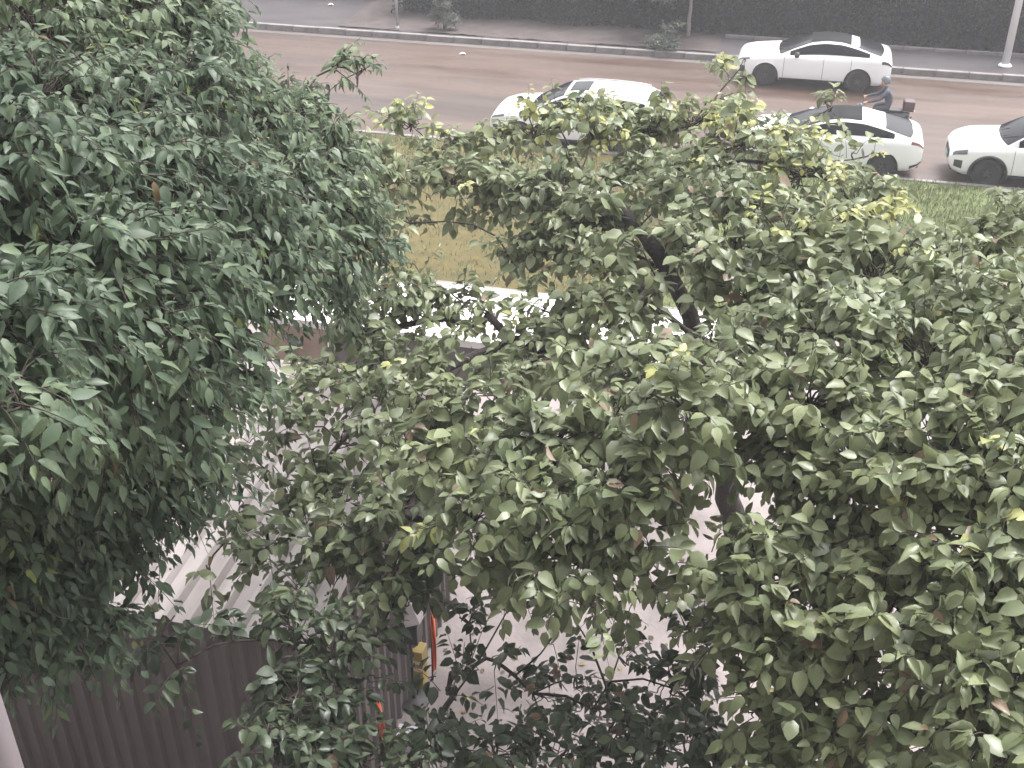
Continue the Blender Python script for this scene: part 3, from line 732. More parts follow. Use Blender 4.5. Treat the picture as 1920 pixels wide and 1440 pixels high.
class Car:
    """local axes: +x forward, z up; everything is lofted from a few side-view curves"""
    def __init__(s, **k):
        s.__dict__.update(k)
        s.gx = np.linspace(-s.L / 2, s.L / 2, 400)
        def sm(pts, w):
            xs, zs = zip(*sorted(pts)); y = np.interp(s.gx, xs, zs); ker = np.hanning(2 * w + 1); ker /= ker.sum()
            return np.convolve(np.pad(y, w, mode='edge'), ker, 'valid')
        s._top, s._belt, s._bot, s._roof = sm(s.top, 6), sm(s.belt, 10), sm(s.bot, 6), sm(s.roof, 16)
    def c(s, a, x): return np.interp(x, s.gx, a)
    def w(s, x):
        h = s.L / 2
        ef = np.clip((x - (h - .75)) / .75, 0, 1); er = np.clip((-x - (h - .65)) / .65, 0, 1)
        return s.W / 2 * (1 - s.nose_taper * ef ** 2.4 - .16 * er ** 2.6)
    def bottom(s, x):
        z = s.c(s._bot, x)
        for xw in (s.xf, s.xr):
            d = abs(x - xw); R = s.wr + .05
            if d < R: z = max(z, s.wr + math.sqrt(R * R - d * d) * 1.0)
        return z
    def body(s, x, t):
        """t in 0..1 from sill to the centre line of the top"""
        w, b, bl, tp = s.w(x), s.bottom(x), s.c(s._belt, x), s.c(s._top, x)
        b0 = s.c(s._bot, x)
        ts = [0, .06, .2, .36, .5, .58, .66, .76, .88, 1]
        hh = [0, .10, .30, .62, .90, 1.0]
        ys = [.90, .975, 1.0, .995, .97, .925]
        lo = b
        zs = [max(lo + 1e-3 * i, b0 + (bl - b0) * h_) for i, h_ in enumerate(hh)]
        zs += [bl + (tp - bl) * q for q in (.45, .75, .93, 1.0)]
        yy = [w * q for q in ys] + [w * .86, w * .66, w * .34, 0.0]
        return np.array([x, np.interp(t, ts, yy), np.interp(t, ts, zs)])
    def green(s, x, v):
        """glasshouse: v 0..1 up the side, 1..2 across the roof to the centre line"""
        w, bl, rf = s.w(x), s.c(s._belt, x), max(s.c(s._roof, x), s.c(s._belt, x) + .005)
        k = min(1, (rf - bl) / max(s._roof.max() - bl, .1))
        yb, yr = w * .90, w * (.90 - (.90 - s.rail) * k)
        zr = bl + (rf - bl) * .90
        vs_ = [0, .5, .86, 1.0, 1.12, 1.5, 2.0]
        ys = [yb, yb + (yr - yb) * .42, yb + (yr - yb) * .82, yr, yr * .93, yr * .55, 0]
        zs = [bl - .03, bl + (zr - bl) * .5, bl + (zr - bl) * .88, zr, bl + (rf - bl) * .95, bl + (rf - bl) * .99, rf]
        y, z = np.interp(v, vs_, ys), np.interp(v, vs_, zs)
        kf = np.clip((x - s.xw1) / max(s.xw0 - s.xw1, .01), 0, 1); kr = np.clip((s.xr1 - x) / max(s.xr1 - s.xr0, .01), 0, 1)
        return np.array([x + (.16 * kf - .13 * kr) * (1 - (y / yb) ** 2), y, z])
    def patch(s, fn, x0, x1, t0, t1, nx, nt, off, side=0, slant=0.0):
        """grid lying off the surface; t0/t1 numbers or functions of u; side -1 right, 1 left, 0 both joined over the centre line"""
        mb = MB()
        for sg in ((1, -1) if side == 0 else (side,)):
            V = []
            for i in range(nx + 1):
                u = i / nx
                a, b_ = (t0(u) if callable(t0) else t0), (t1(u) if callable(t1) else t1)
                for j in range(nt + 1):
                    t = a + (b_ - a) * j / nt; x = x0 + (x1 - x0) * u + slant * (j / nt)
                    p = fn(x, t); e = 1e-2
                    du = fn(min(x + e, s.L / 2 - .001), t) - fn(max(x - e, -s.L / 2 + .001), t); dt = fn(x, min(t + e, 2.0)) - fn(x, max(t - e, 0))
                    nrm = np.cross(du, dt); ln = np.linalg.norm(nrm); nrm = nrm / ln if ln > 1e-9 else np.array([0, 0, 1])
                    cen = np.array([p[0], 0, .6])
                    if np.dot(nrm, p - cen) < 0: nrm = -nrm
                    q = p + nrm * off
                    V.append((q[0], sg * q[1], q[2]))
            F = [(i*(nt+1)+j, (i+1)*(nt+1)+j, (i+1)*(nt+1)+j+1, i*(nt+1)+j+1) for i in range(nx) for j in range(nt)]
            mb.add(V, F)
        return mb
    def shell(s, fn, xs, ts, close_ends=True):
        mb = MB(); V = []; nt = len(ts)
        full = [(t, 1) for t in ts] + [(t, -1) for t in reversed(ts[:-1])]
        for x in xs:
            for t, sg in full:
                p = fn(x, t); V.append((p[0], sg * p[1], p[2]))
        m_ = len(full)
        F = [(i*m_+j, (i+1)*m_+j, (i+1)*m_+j+1, i*m_+j+1) for i in range(len(xs)-1) for j in range(m_-1)]
        if close_ends:
            F.append(tuple(range(m_))); F.append(tuple(range((len(xs)-1)*m_ + m_ - 1, (len(xs)-1)*m_ - 1, -1)))
        mb.add(V, F); return mb

def wheel(parent, x, y, r, rim_m, side):
    wdt = .21
    hub = MB().lathe([(r * .30, -wdt / 2), (r * .66, -wdt / 2), (r * .66, wdt / 2), (r * .30, wdt / 2)], (0, 0, 0), 'Y', 20).build("wheel", M_trim, parent)
    hub.location = (x, y, r)
    MB().lathe([(r * .66, -wdt / 2), (r * .90, -wdt / 2 - .004), (r * .985, -wdt * .38), (r, 0), (r * .985, wdt * .38), (r * .90, wdt / 2 + .004), (r * .66, wdt / 2)], (0, 0, 0), 'Y', 36).build("tyre", M_tyre, hub, True)
    mb = MB(); yy = side * (wdt / 2 - .012)
    mb.lathe([(r * .60, yy), (r * .68, yy + side * .012), (r * .70, yy + side * .004), (r * .70, yy - side * .05)], (0, 0, 0), 'Y', 36)
    mb.lathe([(0.0, yy + side * .004), (r * .14, yy), (r * .15, yy - side * .05)], (0, 0, 0), 'Y', 16)
    for k in range(5):
        for dq in (-.16, .16):
            a = 2 * math.pi * k / 5 + dq + .3
            mb.box((math.cos(a) * r * .38, yy - side * .012, math.sin(a) * r * .38), (r * .52, .02, r * .075), rot=Matrix.Rotation(-a, 3, 'Y'))
    mb.build("rim", rim_m, hub)

def make_car(name, label, loc, P, opt):
    c = Car(**P)
    e_ = tag(empty(name, loc, math.pi), label, "car", "white cars on the road")
    h = c.L / 2
    xs = np.concatenate([-h + .001 + .12 * np.linspace(0, 1, 8) ** 2, np.linspace(-h + .13, h - .13, 120), (h - .001) - .12 * np.linspace(1, 0, 8) ** 2])
    ts = list(np.linspace(0, .5, 12)) + [.54, .58, .62, .66, .71, .76, .82, .88, .94, 1.0]
    c.shell(c.body, xs, ts).build("body", M_paint, e_, True)
    gxs = np.linspace(c.xr0 + .005, c.xw0 - .005, 70)
    c.shell(c.green, gxs, [0, .25, .5, .7, .86, .93, 1.0, 1.06, 1.12, 1.3, 1.5, 1.75, 2.0], False).build("cabin_shell", M_paint, e_, True)
    # underside and wheel wells
    mb = MB(); mb.box((0, 0, .36), (c.L - .5, c.W * .66, .34)); mb.build("underbody", M_trim, e_)
    for xw in (c.xf, c.xr):
        mb = MB(); mb.lathe([(c.wr + .055, -c.W * .43), (c.wr + .055, c.W * .43)], (xw, 0, c.wr), 'Y', 32); mb.build("wheel_liner", M_trim, e_, True)
        for sg in (-1, 1): wheel(e_, xw, sg * (c.W / 2 - .125), c.wr, opt['rim'], sg)
        # arch trim
        if opt.get('cladding'):
            for sg in (-1, 1):
                mb = MB()
                pts = [(xw + math.cos(a) * (c.wr + .075), sg * (c.W / 2 + .006), c.wr + math.sin(a) * (c.wr + .075)) for a in np.linspace(-.15, math.pi + .15, 24)]
                mb.tube(pts, .032, 6)
                mb.build("arch_cladding", M_trim, e_, True)
    # glass
    ws = c.patch(c.green, c.xw1 + .02, c.xw0 - .02, 1.05, 2.0, 14, 10, .009); ws.build("windshield", M_glass, e_, True)
    c.patch(c.green, c.xr0 + .05, c.xr1 - opt.get('spoil', .0), 1.05, 2.0, 12, 10, .009).build("rear_window", M_glass, e_, True)
    if opt.get('black_roof'):
        c.patch(c.green, c.xr1 + opt['black_roof'], c.xw1 + .02, 1.08, 2.0, 20, 10, .010).build("roof_panel", M_blackp, e_, True)
    elif opt.get('sunroof'):
        a, b_ = opt['sunroof']
        c.patch(c.green, a, b_, 1.42, 2.0, 8, 6, .010).build("sunroof", M_glass, e_, True)
    a, b_, cuts = opt['side']
    for sg in (1, -1):
        lo = lambda u: .20
        hi = lambda u: .86
        edges = [a] + list(cuts) + [b_]
        for i in range(len(edges) - 1):
            c.patch(c.green, edges[i] + (.012 if i else 0), edges[i + 1] - (.012 if i < len(edges) - 2 else 0), lo, hi, 22, 5, .008, sg).build("side_window", M_glass, e_, True)
        # mirror
        mm = MB(); xm = c.xw0 - opt.get('mir', .62)
        mm.lathe([(0.0, -.11), (.055, -.10), (.085, -.02), (.08, .07), (.0, .10)], (xm, sg * (c.W / 2 + .07), c.c(c._belt, xm) + .08), 'Y', 12)
        mo = mm.build("mirror", opt.get('mirror', M_paint), e_, True); 
        MB().box((xm, sg * (c.W / 2 - .03), c.c(c._belt, xm) + .03), (.07, .16, .035)).build("arm", M_trim, mo)
        # seams and handles
        for xd in opt['doors']:
            c.patch(c.body, xd, xd + .012, .10, .56, 1, 14, .003, sg).build("door_gap", M_seam, e_)
        for xd in opt['handles']:
            c.patch(c.body, xd, xd + .19, .44, .475, 6, 2, .018, sg).build("door_handle", opt.get('handle_m', M_paint), e_, True)
        c.patch(c.body, c.xr + c.wr + .08, c.xf - c.wr - .08, .0, .09, 20, 3, .006, sg).build("sill_trim", M_trim, e_, True)
        # lamps
        a0, a1, t0, t1 = opt['head']; c.patch(c.body, a0, a1, t0, t1, 10, 5, .007, sg).build("headlight", opt.get('head_m', M_lampc), e_, True)
        a0, a1, t0, t1 = opt['tail']; c.patch(c.body, a0, a1, t0, t1, 8, 4, .008, sg).build("taillight", opt.get('tail_m', M_lampr), e_, True)
        a0, a1, t0, t1 = opt['fog']; c.patch(c.body, a0, a1, t0, t1, 8, 5, .007, sg).build("bumper_vent", M_trim, e_, True)
        a0, a1, t0, t1 = opt['rvent']; c.patch(c.body, a0, a1, t0, t1, 8, 5, .007, sg).build("rear_vent", M_trim, e_, True)
    # grille, plates, valances
    wn_ = c.w(h - .02)
    zn = (c.c(c._bot, h) + c.c(c._top, h)) / 2
    MB().box((h + .004, 0, zn + opt.get('gz', 0)), (.03, wn_ * opt.get('gw', 1.0), opt.get('gh', .14))).build("grille", M_trim, e_, bevel=.01)
    MB().box((h + .024, 0, zn - .10), (.012, .44, .14)).build("front_plate", M_plate, e_)
    zr_ = (c.c(c._bot, -h) + c.c(c._top, -h)) / 2
    MB().box((-h - .006, 0, zr_ - .02), (.012, .44, .14)).build("rear_plate", M_plate, e_)
    for xx in (h - .16, -h + .16):
        MB().box((xx, 0, c.c(c._bot, xx) + .03), (.22, c.w(xx) * 1.5, .10)).build("valance", M_trim, e_)
    if opt.get('spoiler'):
        xsp = c.xr1
        mb = MB(); V = []
        for i in range(9):
            y = (i / 8 * 2 - 1) * c.W * .30
            z0 = c.green(xsp, 2.0)[2] - .03 * (y / (c.W * .3)) ** 2
            V += [(xsp + .20, y, z0 + .012), (xsp - .14, y, z0 + .0), (xsp - .16, y, z0 - .03), (xsp + .1, y, z0 - .03)]
        F = [(i*4+k, i*4+(k+1) % 4, (i+1)*4+(k+1) % 4, (i+1)*4+k) for i in range(8) for k in range(4)] + [(0, 1, 2, 3), (35, 34, 33, 32)]
        mb.add(V, F); mb.build("spoiler", M_paint, e_, True)
    if opt.get('rails'):
        for sg in (1, -1):
            pts = [tuple(np.array([1, sg, 1]) * (c.green(x_, 1.06) + np.array([0, 0, .035]))) for x_ in np.linspace(c.xr1 + .1, c.xw1 - .1, 8)]
            MB().tube(pts, .018, 6).build("roof_rail", M_riml, e_, True)
    # wipers
    for y0_ in (-.35, .25):
        mb = MB(); p0 = c.green(c.xw0 - .08, 1.9); mb.tube([(p0[0] + .02, y0_, p0[2] + .03), (c.xw0 - .30, y0_ + .45, c.c(c._roof, c.xw0 - .30) + .03)], .008, 5)
        mb.build("wiper", M_trim, e_)
    return c, e_

FAST = dict(L=4.62, W=1.86, xf=1.42, xr=-1.36, wr=.345, rail=.64, nose_taper=.26, xw0=1.02, xw1=.12, xr1=-1.15, xr0=-1.98,
    top=[(2.31, .70), (2.28, .82), (2.16, .90), (1.9, .94), (1.4, 1.00), (1.0, 1.03), (0, 1.03), (-1.6, 1.10), (-2.0, 1.12), (-2.2, 1.11), (-2.28, 1.04), (-2.31, .88)],
    belt=[(2.31, .66), (2.22, .80), (1.9, .87), (1.4, .93), (.9, .97), (0, .99), (-1.0, 1.02), (-1.7, 1.05), (-2.1, 1.04), (-2.25, .97), (-2.31, .84)],
    bot=[(2.31, .40), (2.26, .28), (2.0, .21), (1.0, .20), (-1.0, .20), (-2.0, .24), (-2.22, .34), (-2.31, .48)],
    roof=[(1.04, .97), (.6, 1.18), (.15, 1.38), (-.3, 1.45), (-.8, 1.43), (-1.2, 1.33), (-1.6, 1.20), (-2.0, 1.09)])
OPT_FAST = dict(rim=M_rimd, black_roof=.10, spoil=.10, spoiler=True, side=(-1.62, .72, ()), tail_m=M_trim, doors=(.88, -.30, -1.12), handles=(-.20, -1.02), mirror=M_trim, mir=.50,
    head=(1.93, 2.26, .50, .56), tail=(-2.30, -2.0, .46, .52), fog=(2.06, 2.22, .14, .34), rvent=(-2.28, -2.08, .06, .18), gh=.10, gz=-.06)
make_car("fastback_car", "white fastback car with black roof parked by the far kerb", (0.18, 37.78, .006), FAST, OPT_FAST)

SED = dict(FAST, L=4.60, W=1.83, wr=.33,
    top=[(2.30, .66), (2.26, .78), (2.1, .86), (1.8, .92), (1.3, .98), (1.0, 1.01), (0, 1.01), (-1.5, 1.08), (-1.95, 1.10), (-2.15, 1.09), (-2.26, 1.02), (-2.30, .87)],
    belt=[(2.30, .62), (2.2, .74), (1.8, .85), (1.3, .92), (.9, .95), (0, .97), (-1.0, 1.0), (-1.6, 1.03), (-2.05, 1.02), (-2.24, .94), (-2.30, .82)],
    roof=[(1.06, .95), (.6, 1.16), (.15, 1.34), (-.3, 1.41), (-.8, 1.39), (-1.2, 1.29), (-1.6, 1.17), (-2.0, 1.06)])
OPT_SED = dict(OPT_FAST, rim=M_rimd, black_roof=.42, spoil=.16, spoiler=False, mirror=M_paint, tail=(-2.29, -1.98, .50, .57), rvent=(-2.28, -2.02, .05, .12), handles=(-.20, -1.02), side=(-1.55, .74, ()), tail_m=M_lampr)
make_car("sedan_car", "white sedan with dark glass roof parked at the near kerb behind the tree top", (0.80, 30.64, .006), SED, OPT_SED)

HAT = dict(L=4.72, W=1.88, xf=1.48, xr=-1.38, wr=.35, rail=.70, nose_taper=.28, xw0=1.12, xw1=.30, xr1=-1.92, xr0=-2.26,
    top=[(2.36, .68), (2.32, .80), (2.2, .90), (1.9, .97), (1.5, 1.02), (1.1, 1.06), (0, 1.06), (-1.9, 1.10), (-2.25, 1.08), (-2.33, 1.0), (-2.36, .82)],
    belt=[(2.36, .64), (2.26, .78), (1.9, .90), (1.4, .96), (1.0, .99), (0, 1.01), (-1.0, 1.04), (-1.9, 1.06), (-2.24, 1.04), (-2.36, .8)],
    bot=[(2.36, .42), (2.28, .30), (2.0, .23), (-2.0, .25), (-2.26, .34), (-2.36, .5)],
    roof=[(1.14, 1.02), (.75, 1.28), (.3, 1.51), (-.2, 1.57), (-1.0, 1.57), (-1.7, 1.51), (-1.95, 1.45), (-2.26, 1.10)])
OPT_HAT = dict(rim=M_riml, sunroof=(-.30, .22), spoil=.06, spoiler=True, side=(-1.85, .86, (-.20, -1.15)), doors=(.92, -.24, -1.12), handles=(-.16, -1.0), rails=True,
    head=(1.92, 2.30, .50, .57), tail=(-2.34, -2.05, .48, .57), fog=(2.10, 2.27, .16, .32), rvent=(-2.3, -2.08, .06, .14), gh=.16)
make_car("hatchback_car", "white hatchback with small dark sunroof parked at the near kerb on the left", (-5.83, 30.62, .006), HAT, OPT_HAT)

SUV = dict(HAT, L=4.55, W=1.88, xf=1.36, xr=-1.36, wr=.37, xw0=1.00, xw1=.22, xr1=-1.85, xr0=-2.18,
    top=[(2.275, .74), (2.25, .86), (2.12, .97), (1.8, 1.05), (1.4, 1.09), (1.0, 1.12), (0, 1.12), (-1.8, 1.14), (-2.15, 1.12), (-2.275, .85)],
    belt=[(2.275, .68), (2.2, .82), (1.85, .95), (1.4, 1.01), (1.0, 1.04), (0, 1.06), (-1.8, 1.08), (-2.2, 1.05), (-2.275, .82)],
    bot=[(2.275, .46), (2.2, .34), (1.95, .27), (-1.95, .28), (-2.2, .36), (-2.275, .5)],
    roof=[(1.02, 1.06), (.65, 1.32), (.25, 1.56), (-.2, 1.63), (-1.0, 1.63), (-1.7, 1.58), (-1.9, 1.50), (-2.18, 1.15)])
OPT_SUV = dict(OPT_HAT, rim=M_rimd, sunroof=(-.6, .1), cladding=True, head=(1.90, 2.22, .46, .57), fog=(1.98, 2.17, .16, .34), doors=(.80, -.28, -1.12), side=(-1.78, .74, (-.22, -1.12)), gh=.2, head_m=M_lampc)
make_car("compact_suv", "white compact car cut by the right edge of the picture at the near kerb", (6.05, 30.68, .006), SUV, OPT_SUV)

# ------------------------------------------------------------------ scooter and rider on the road behind the sedan
M_jack = mat("dark_blue_jacket", (0.045, 0.052, 0.075), 0.7, noise=(14, (0.07, 0.078, 0.105), 0.4, 0.7, (1, 1, 1)))
M_trou = mat("charcoal_trousers", (0.055, 0.055, 0.065), 0.8)
M_skin = mat("skin", (0.42, 0.26, 0.19), 0.55)
M_helm = mat("grey_helmet", (0.12, 0.13, 0.15), 0.3)
M_scoot = mat("dark_scooter_plastic", (0.06, 0.065, 0.08), 0.35)
M_case = mat("maroon_case", (0.07, 0.036, 0.04), 0.5)
SCX, SCY = 2.02, 32.9
sc = tag(empty("motor_scooter", (SCX, SCY, .006), math.pi), "dark motor scooter with maroon rear box passing behind the white sedan", "scooter")
for xw in (.62, -.62):
    hub = MB().lathe([(.04, -.03), (.15, -.03), (.15, .03), (.04, .03)], (0, 0, 0), 'Y', 16).build("wheel", M_riml, sc); hub.location = (xw, 0, .24)
    MB().lathe([(.15, -.045), (.20, -.055), (.24, 0), (.20, .055), (.15, .045)], (0, 0, 0), 'Y', 24).build("tyre", M_tyre, hub, True)
MB().box((0.05, 0, .27), (.62, .26, .07)).build("floorboard", M_scoot, sc, bevel=.02)
mb = MB(); V = []
for i, (x_, z_, w_) in enumerate(((.36, .28, .13), (.46, .45, .19), (.50, .62, .21), (.48, .80, .20), (.44, .93, .12))):
    V += [(x_ + .05, -w_ * .6, z_), (x_ - .02, -w_, z_), (x_ - .05, 0, z_), (x_ - .02, w_, z_), (x_ + .05, w_ * .6, z_), (x_ + .09, 0, z_)]
F = [(i*6+k, i*6+(k+1) % 6, (i+1)*6+(k+1) % 6, (i+1)*6+k) for i in range(4) for k in range(6)] + [(0, 1, 2, 3, 4, 5), (29, 28, 27, 26, 25, 24)]
mb.add(V, F); mb.build("front_shield", M_scoot, sc, True)
MB().tube([(.62, .07, .24), (.52, .06, .60), (.45, .02, .95)], .022, 8).build("fork", M_steel, sc, True)
MB().tube([(.38, -.34, 1.02), (.44, -.15, 1.0), (.45, .15, 1.0), (.38, .34, 1.02)], .014, 8).build("handlebar", M_trim, sc, True)
MB().lathe([(0, .05), (.06, .04), (.075, 0), (.05, -.06)], (.53, 0, .84), 'X', 16).build("headlight", M_lampc, sc, True)
mb = MB(); V = []
for x_, z0_, z1_, w_ in ((-.05, .36, .66, .11), (-.25, .36, .74, .15), (-.5, .40, .78, .16), (-.72, .50, .80, .13), (-.85, .62, .80, .07)):
    V += [(x_, -w_, z0_), (x_, w_, z0_), (x_, w_, z1_ - .05), (x_, w_ * .6, z1_), (x_, -w_ * .6, z1_), (x_, -w_, z1_ - .05)]
F = [(i*6+k, i*6+(k+1) % 6, (i+1)*6+(k+1) % 6, (i+1)*6+k) for i in range(4) for k in range(6)] + [(0, 1, 2, 3, 4, 5), (29, 28, 27, 26, 25, 24)]
mb.add(V, F); mb.build("rear_body", M_scoot, sc, True)
MB().box((-.35, 0, .815), (.62, .27, .07)).build("seat", M_trim, sc, bevel=.025)
MB().box((-.80, 0, .98), (.30, .34, .28)).build("rear_box", M_case, sc, bevel=.04)
MB().box((-.82, 0, .82), (.30, .16, .03)).build("rack", M_steel, sc)
MB().box((-.90, 0, .66), (.04, .14, .06)).build("taillight", M_lampr, sc)
for sg in (1, -1):
    mm = MB().tube([(.42, sg * .25, 1.02), (.44, sg * .30, 1.18)], .007, 6).build("mirror", M_trim, sc); MB().lathe([(0, -.01), (.05, -.008), (.05, .008), (0, .01)], (.44, sg * .31, 1.22), 'X', 12).build("mirror_head", M_trim, mm)

def skinned(name, verts, edges, radii, root_i, sub=2):
    me = bpy.data.meshes.new(name); me.from_pydata(verts, edges, [])
    o = bpy.data.objects.new(name, me); COL.objects.link(o)
    sk = o.modifiers.new("skin", 'SKIN'); sk.use_smooth_shade = True; sk.branch_smoothing = .4
    for i, r in enumerate(radii):
        me.skin_vertices[0].data[i].radius = (r, r) if not isinstance(r, tuple) else r
        me.skin_vertices[0].data[i].use_root = (i == root_i)
    ss = o.modifiers.new("sub", 'SUBSURF'); ss.levels = sub; ss.render_levels = sub
    dg = bpy.context.evaluated_depsgraph_get(); dg.update()
    res = bpy.data.meshes.new_from_object(o.evaluated_get(dg))
    bpy.data.objects.remove(o); res.name = name
    return res
V = [(-.30, 0, .95), (-.27, 0, 1.12), (-.20, 0, 1.30), (-.14, 0, 1.42), (-.11, 0, 1.50)]
Rr = [(.15, .17), (.14, .155), (.13, .18), (.07, .08), (.055, .055)]
Ed = [(0, 1), (1, 2), (2, 3), (3, 4)]
for sg in (1, -1):
    k = len(V)
    V += [(-.18, sg * .19, 1.37), (-.02, sg * .27, 1.17), (.24, sg * .29, 1.08), (.33, sg * .285, 1.055)]; Rr += [.07, .052, .040, .030]
    Ed += [(2, k), (k, k + 1), (k + 1, k + 2), (k + 2, k + 3)]
    for q in range(4):   # fingers closing over the grip
        a = len(V); yo = sg * (.245 + q * .024)
        V += [(.385, yo, 1.05), (.412, yo, 1.025 - .003 * q), (.395, yo, 1.0)]; Rr += [.010, .0095, .009]; Ed += [(k + 3, a), (a, a + 1), (a + 1, a + 2)]
    a = len(V); V += [(.365, sg * .245, 1.03), (.385, sg * .225, 1.005)]; Rr += [.011, .010]; Ed += [(k + 3, a), (a, a + 1)]
    k = len(V)
    V += [(-.24, sg * .11, .90), (.06, sg * .17, .86), (.10, sg * .15, .42), (.10, sg * .15, .36), (.24, sg * .16, .335)]; Rr += [.10, .068, .045, .042, .035]
    Ed += [(0, k), (k, k + 1), (k + 1, k + 2), (k + 2, k + 3), (k + 3, k + 4)]
me = skinned("body", V, Ed, Rr, 0)
person = tag(link("person", me, [M_jack, M_trou, M_skin, M_trim]), "person in dark jacket and grey helmet riding the scooter behind the white sedan", "person")
person.location = (SCX, SCY, .006); person.rotation_euler = (0, 0, math.pi)
mi = []
for p in me.polygons:
    z_, x_ = p.center.z, p.center.x
    mi.append(3 if z_ < .395 else 2 if (x_ > .31 and z_ > .97) or (z_ > 1.46) else 1 if z_ < .97 else 0)
me.polygons.foreach_set("material_index", mi)
# head: skull, face and open helmet
hd = MB(); seg, rows = 20, 14; V = []
for j in range(rows + 1):
    ph = math.pi * j / rows
    for i in range(seg):
        th = 2 * math.pi * i / seg
        x_, y_, z_ = math.sin(ph) * math.cos(th), math.sin(ph) * math.sin(th), math.cos(ph)
        f_ = 1.0 + .22 * max(0, x_ - .85) * 3 * max(0, 1 - abs(z_ + .12) * 5)      # nose
        f_ -= .05 * max(0, x_ - .6) * (1 if .02 < z_ < .22 and .2 < abs(y_) < .5 else 0)  # eye hollows
        w_ = .9 if z_ > -.3 else .9 + (z_ + .3) * .35
        V.append((x_ * .098 * f_ + (.012 if z_ < -.3 else 0), y_ * .076 * w_, z_ * .118))
F = [(j*seg+i, j*seg+(i+1) % seg, (j+1)*seg+(i+1) % seg, (j+1)*seg+i) for j in range(rows) for i in range(seg)]
hd.add(V, F); head = hd.build("head", M_skin, person, True); head.location = (-.09, 0, 1.58)
for sg in (1, -1):
    MB().lathe([(0, .010), (.010, .006), (.012, 0), (0, -.008)], (.088, sg * .033, .014), 'X', 10).build("eye", M_trim, head, True)
    MB().lathe([(0, -.012), (.028, -.006), (.03, .004), (0, .012)], (0, sg * .074, -.01), 'Y', 10).build("ear", M_skin, head, True)
MB().box((.092, 0, -.055), (.008, .045, .010)).build("mouth", mat("lips", (.28, .11, .09), .6), head)
hm = MB(); V = []
for j in range(9):
    ph = (math.pi * .62) * j / 8
    for i in range(24):
        th = 2 * math.pi * i / 24
        cut = ph if math.cos(th) < .45 else min(ph, math.pi * .42)
        V.append((math.sin(cut) * math.cos(th) * .135 - .01, math.sin(cut) * math.sin(th) * .115, math.cos(cut) * .145 + .015))
F = [(j*24+i, j*24+(i+1) % 24, (j+1)*24+(i+1) % 24, (j+1)*24+i) for j in range(8) for i in range(24)]
hm.add(V, F); hb_ = hm.build("helmet", M_helm, person, True); hb_.location = (-.09, 0, 1.58)
so = hb_.modifiers.new("thickness", 'SOLIDIFY'); so.thickness = 0.012

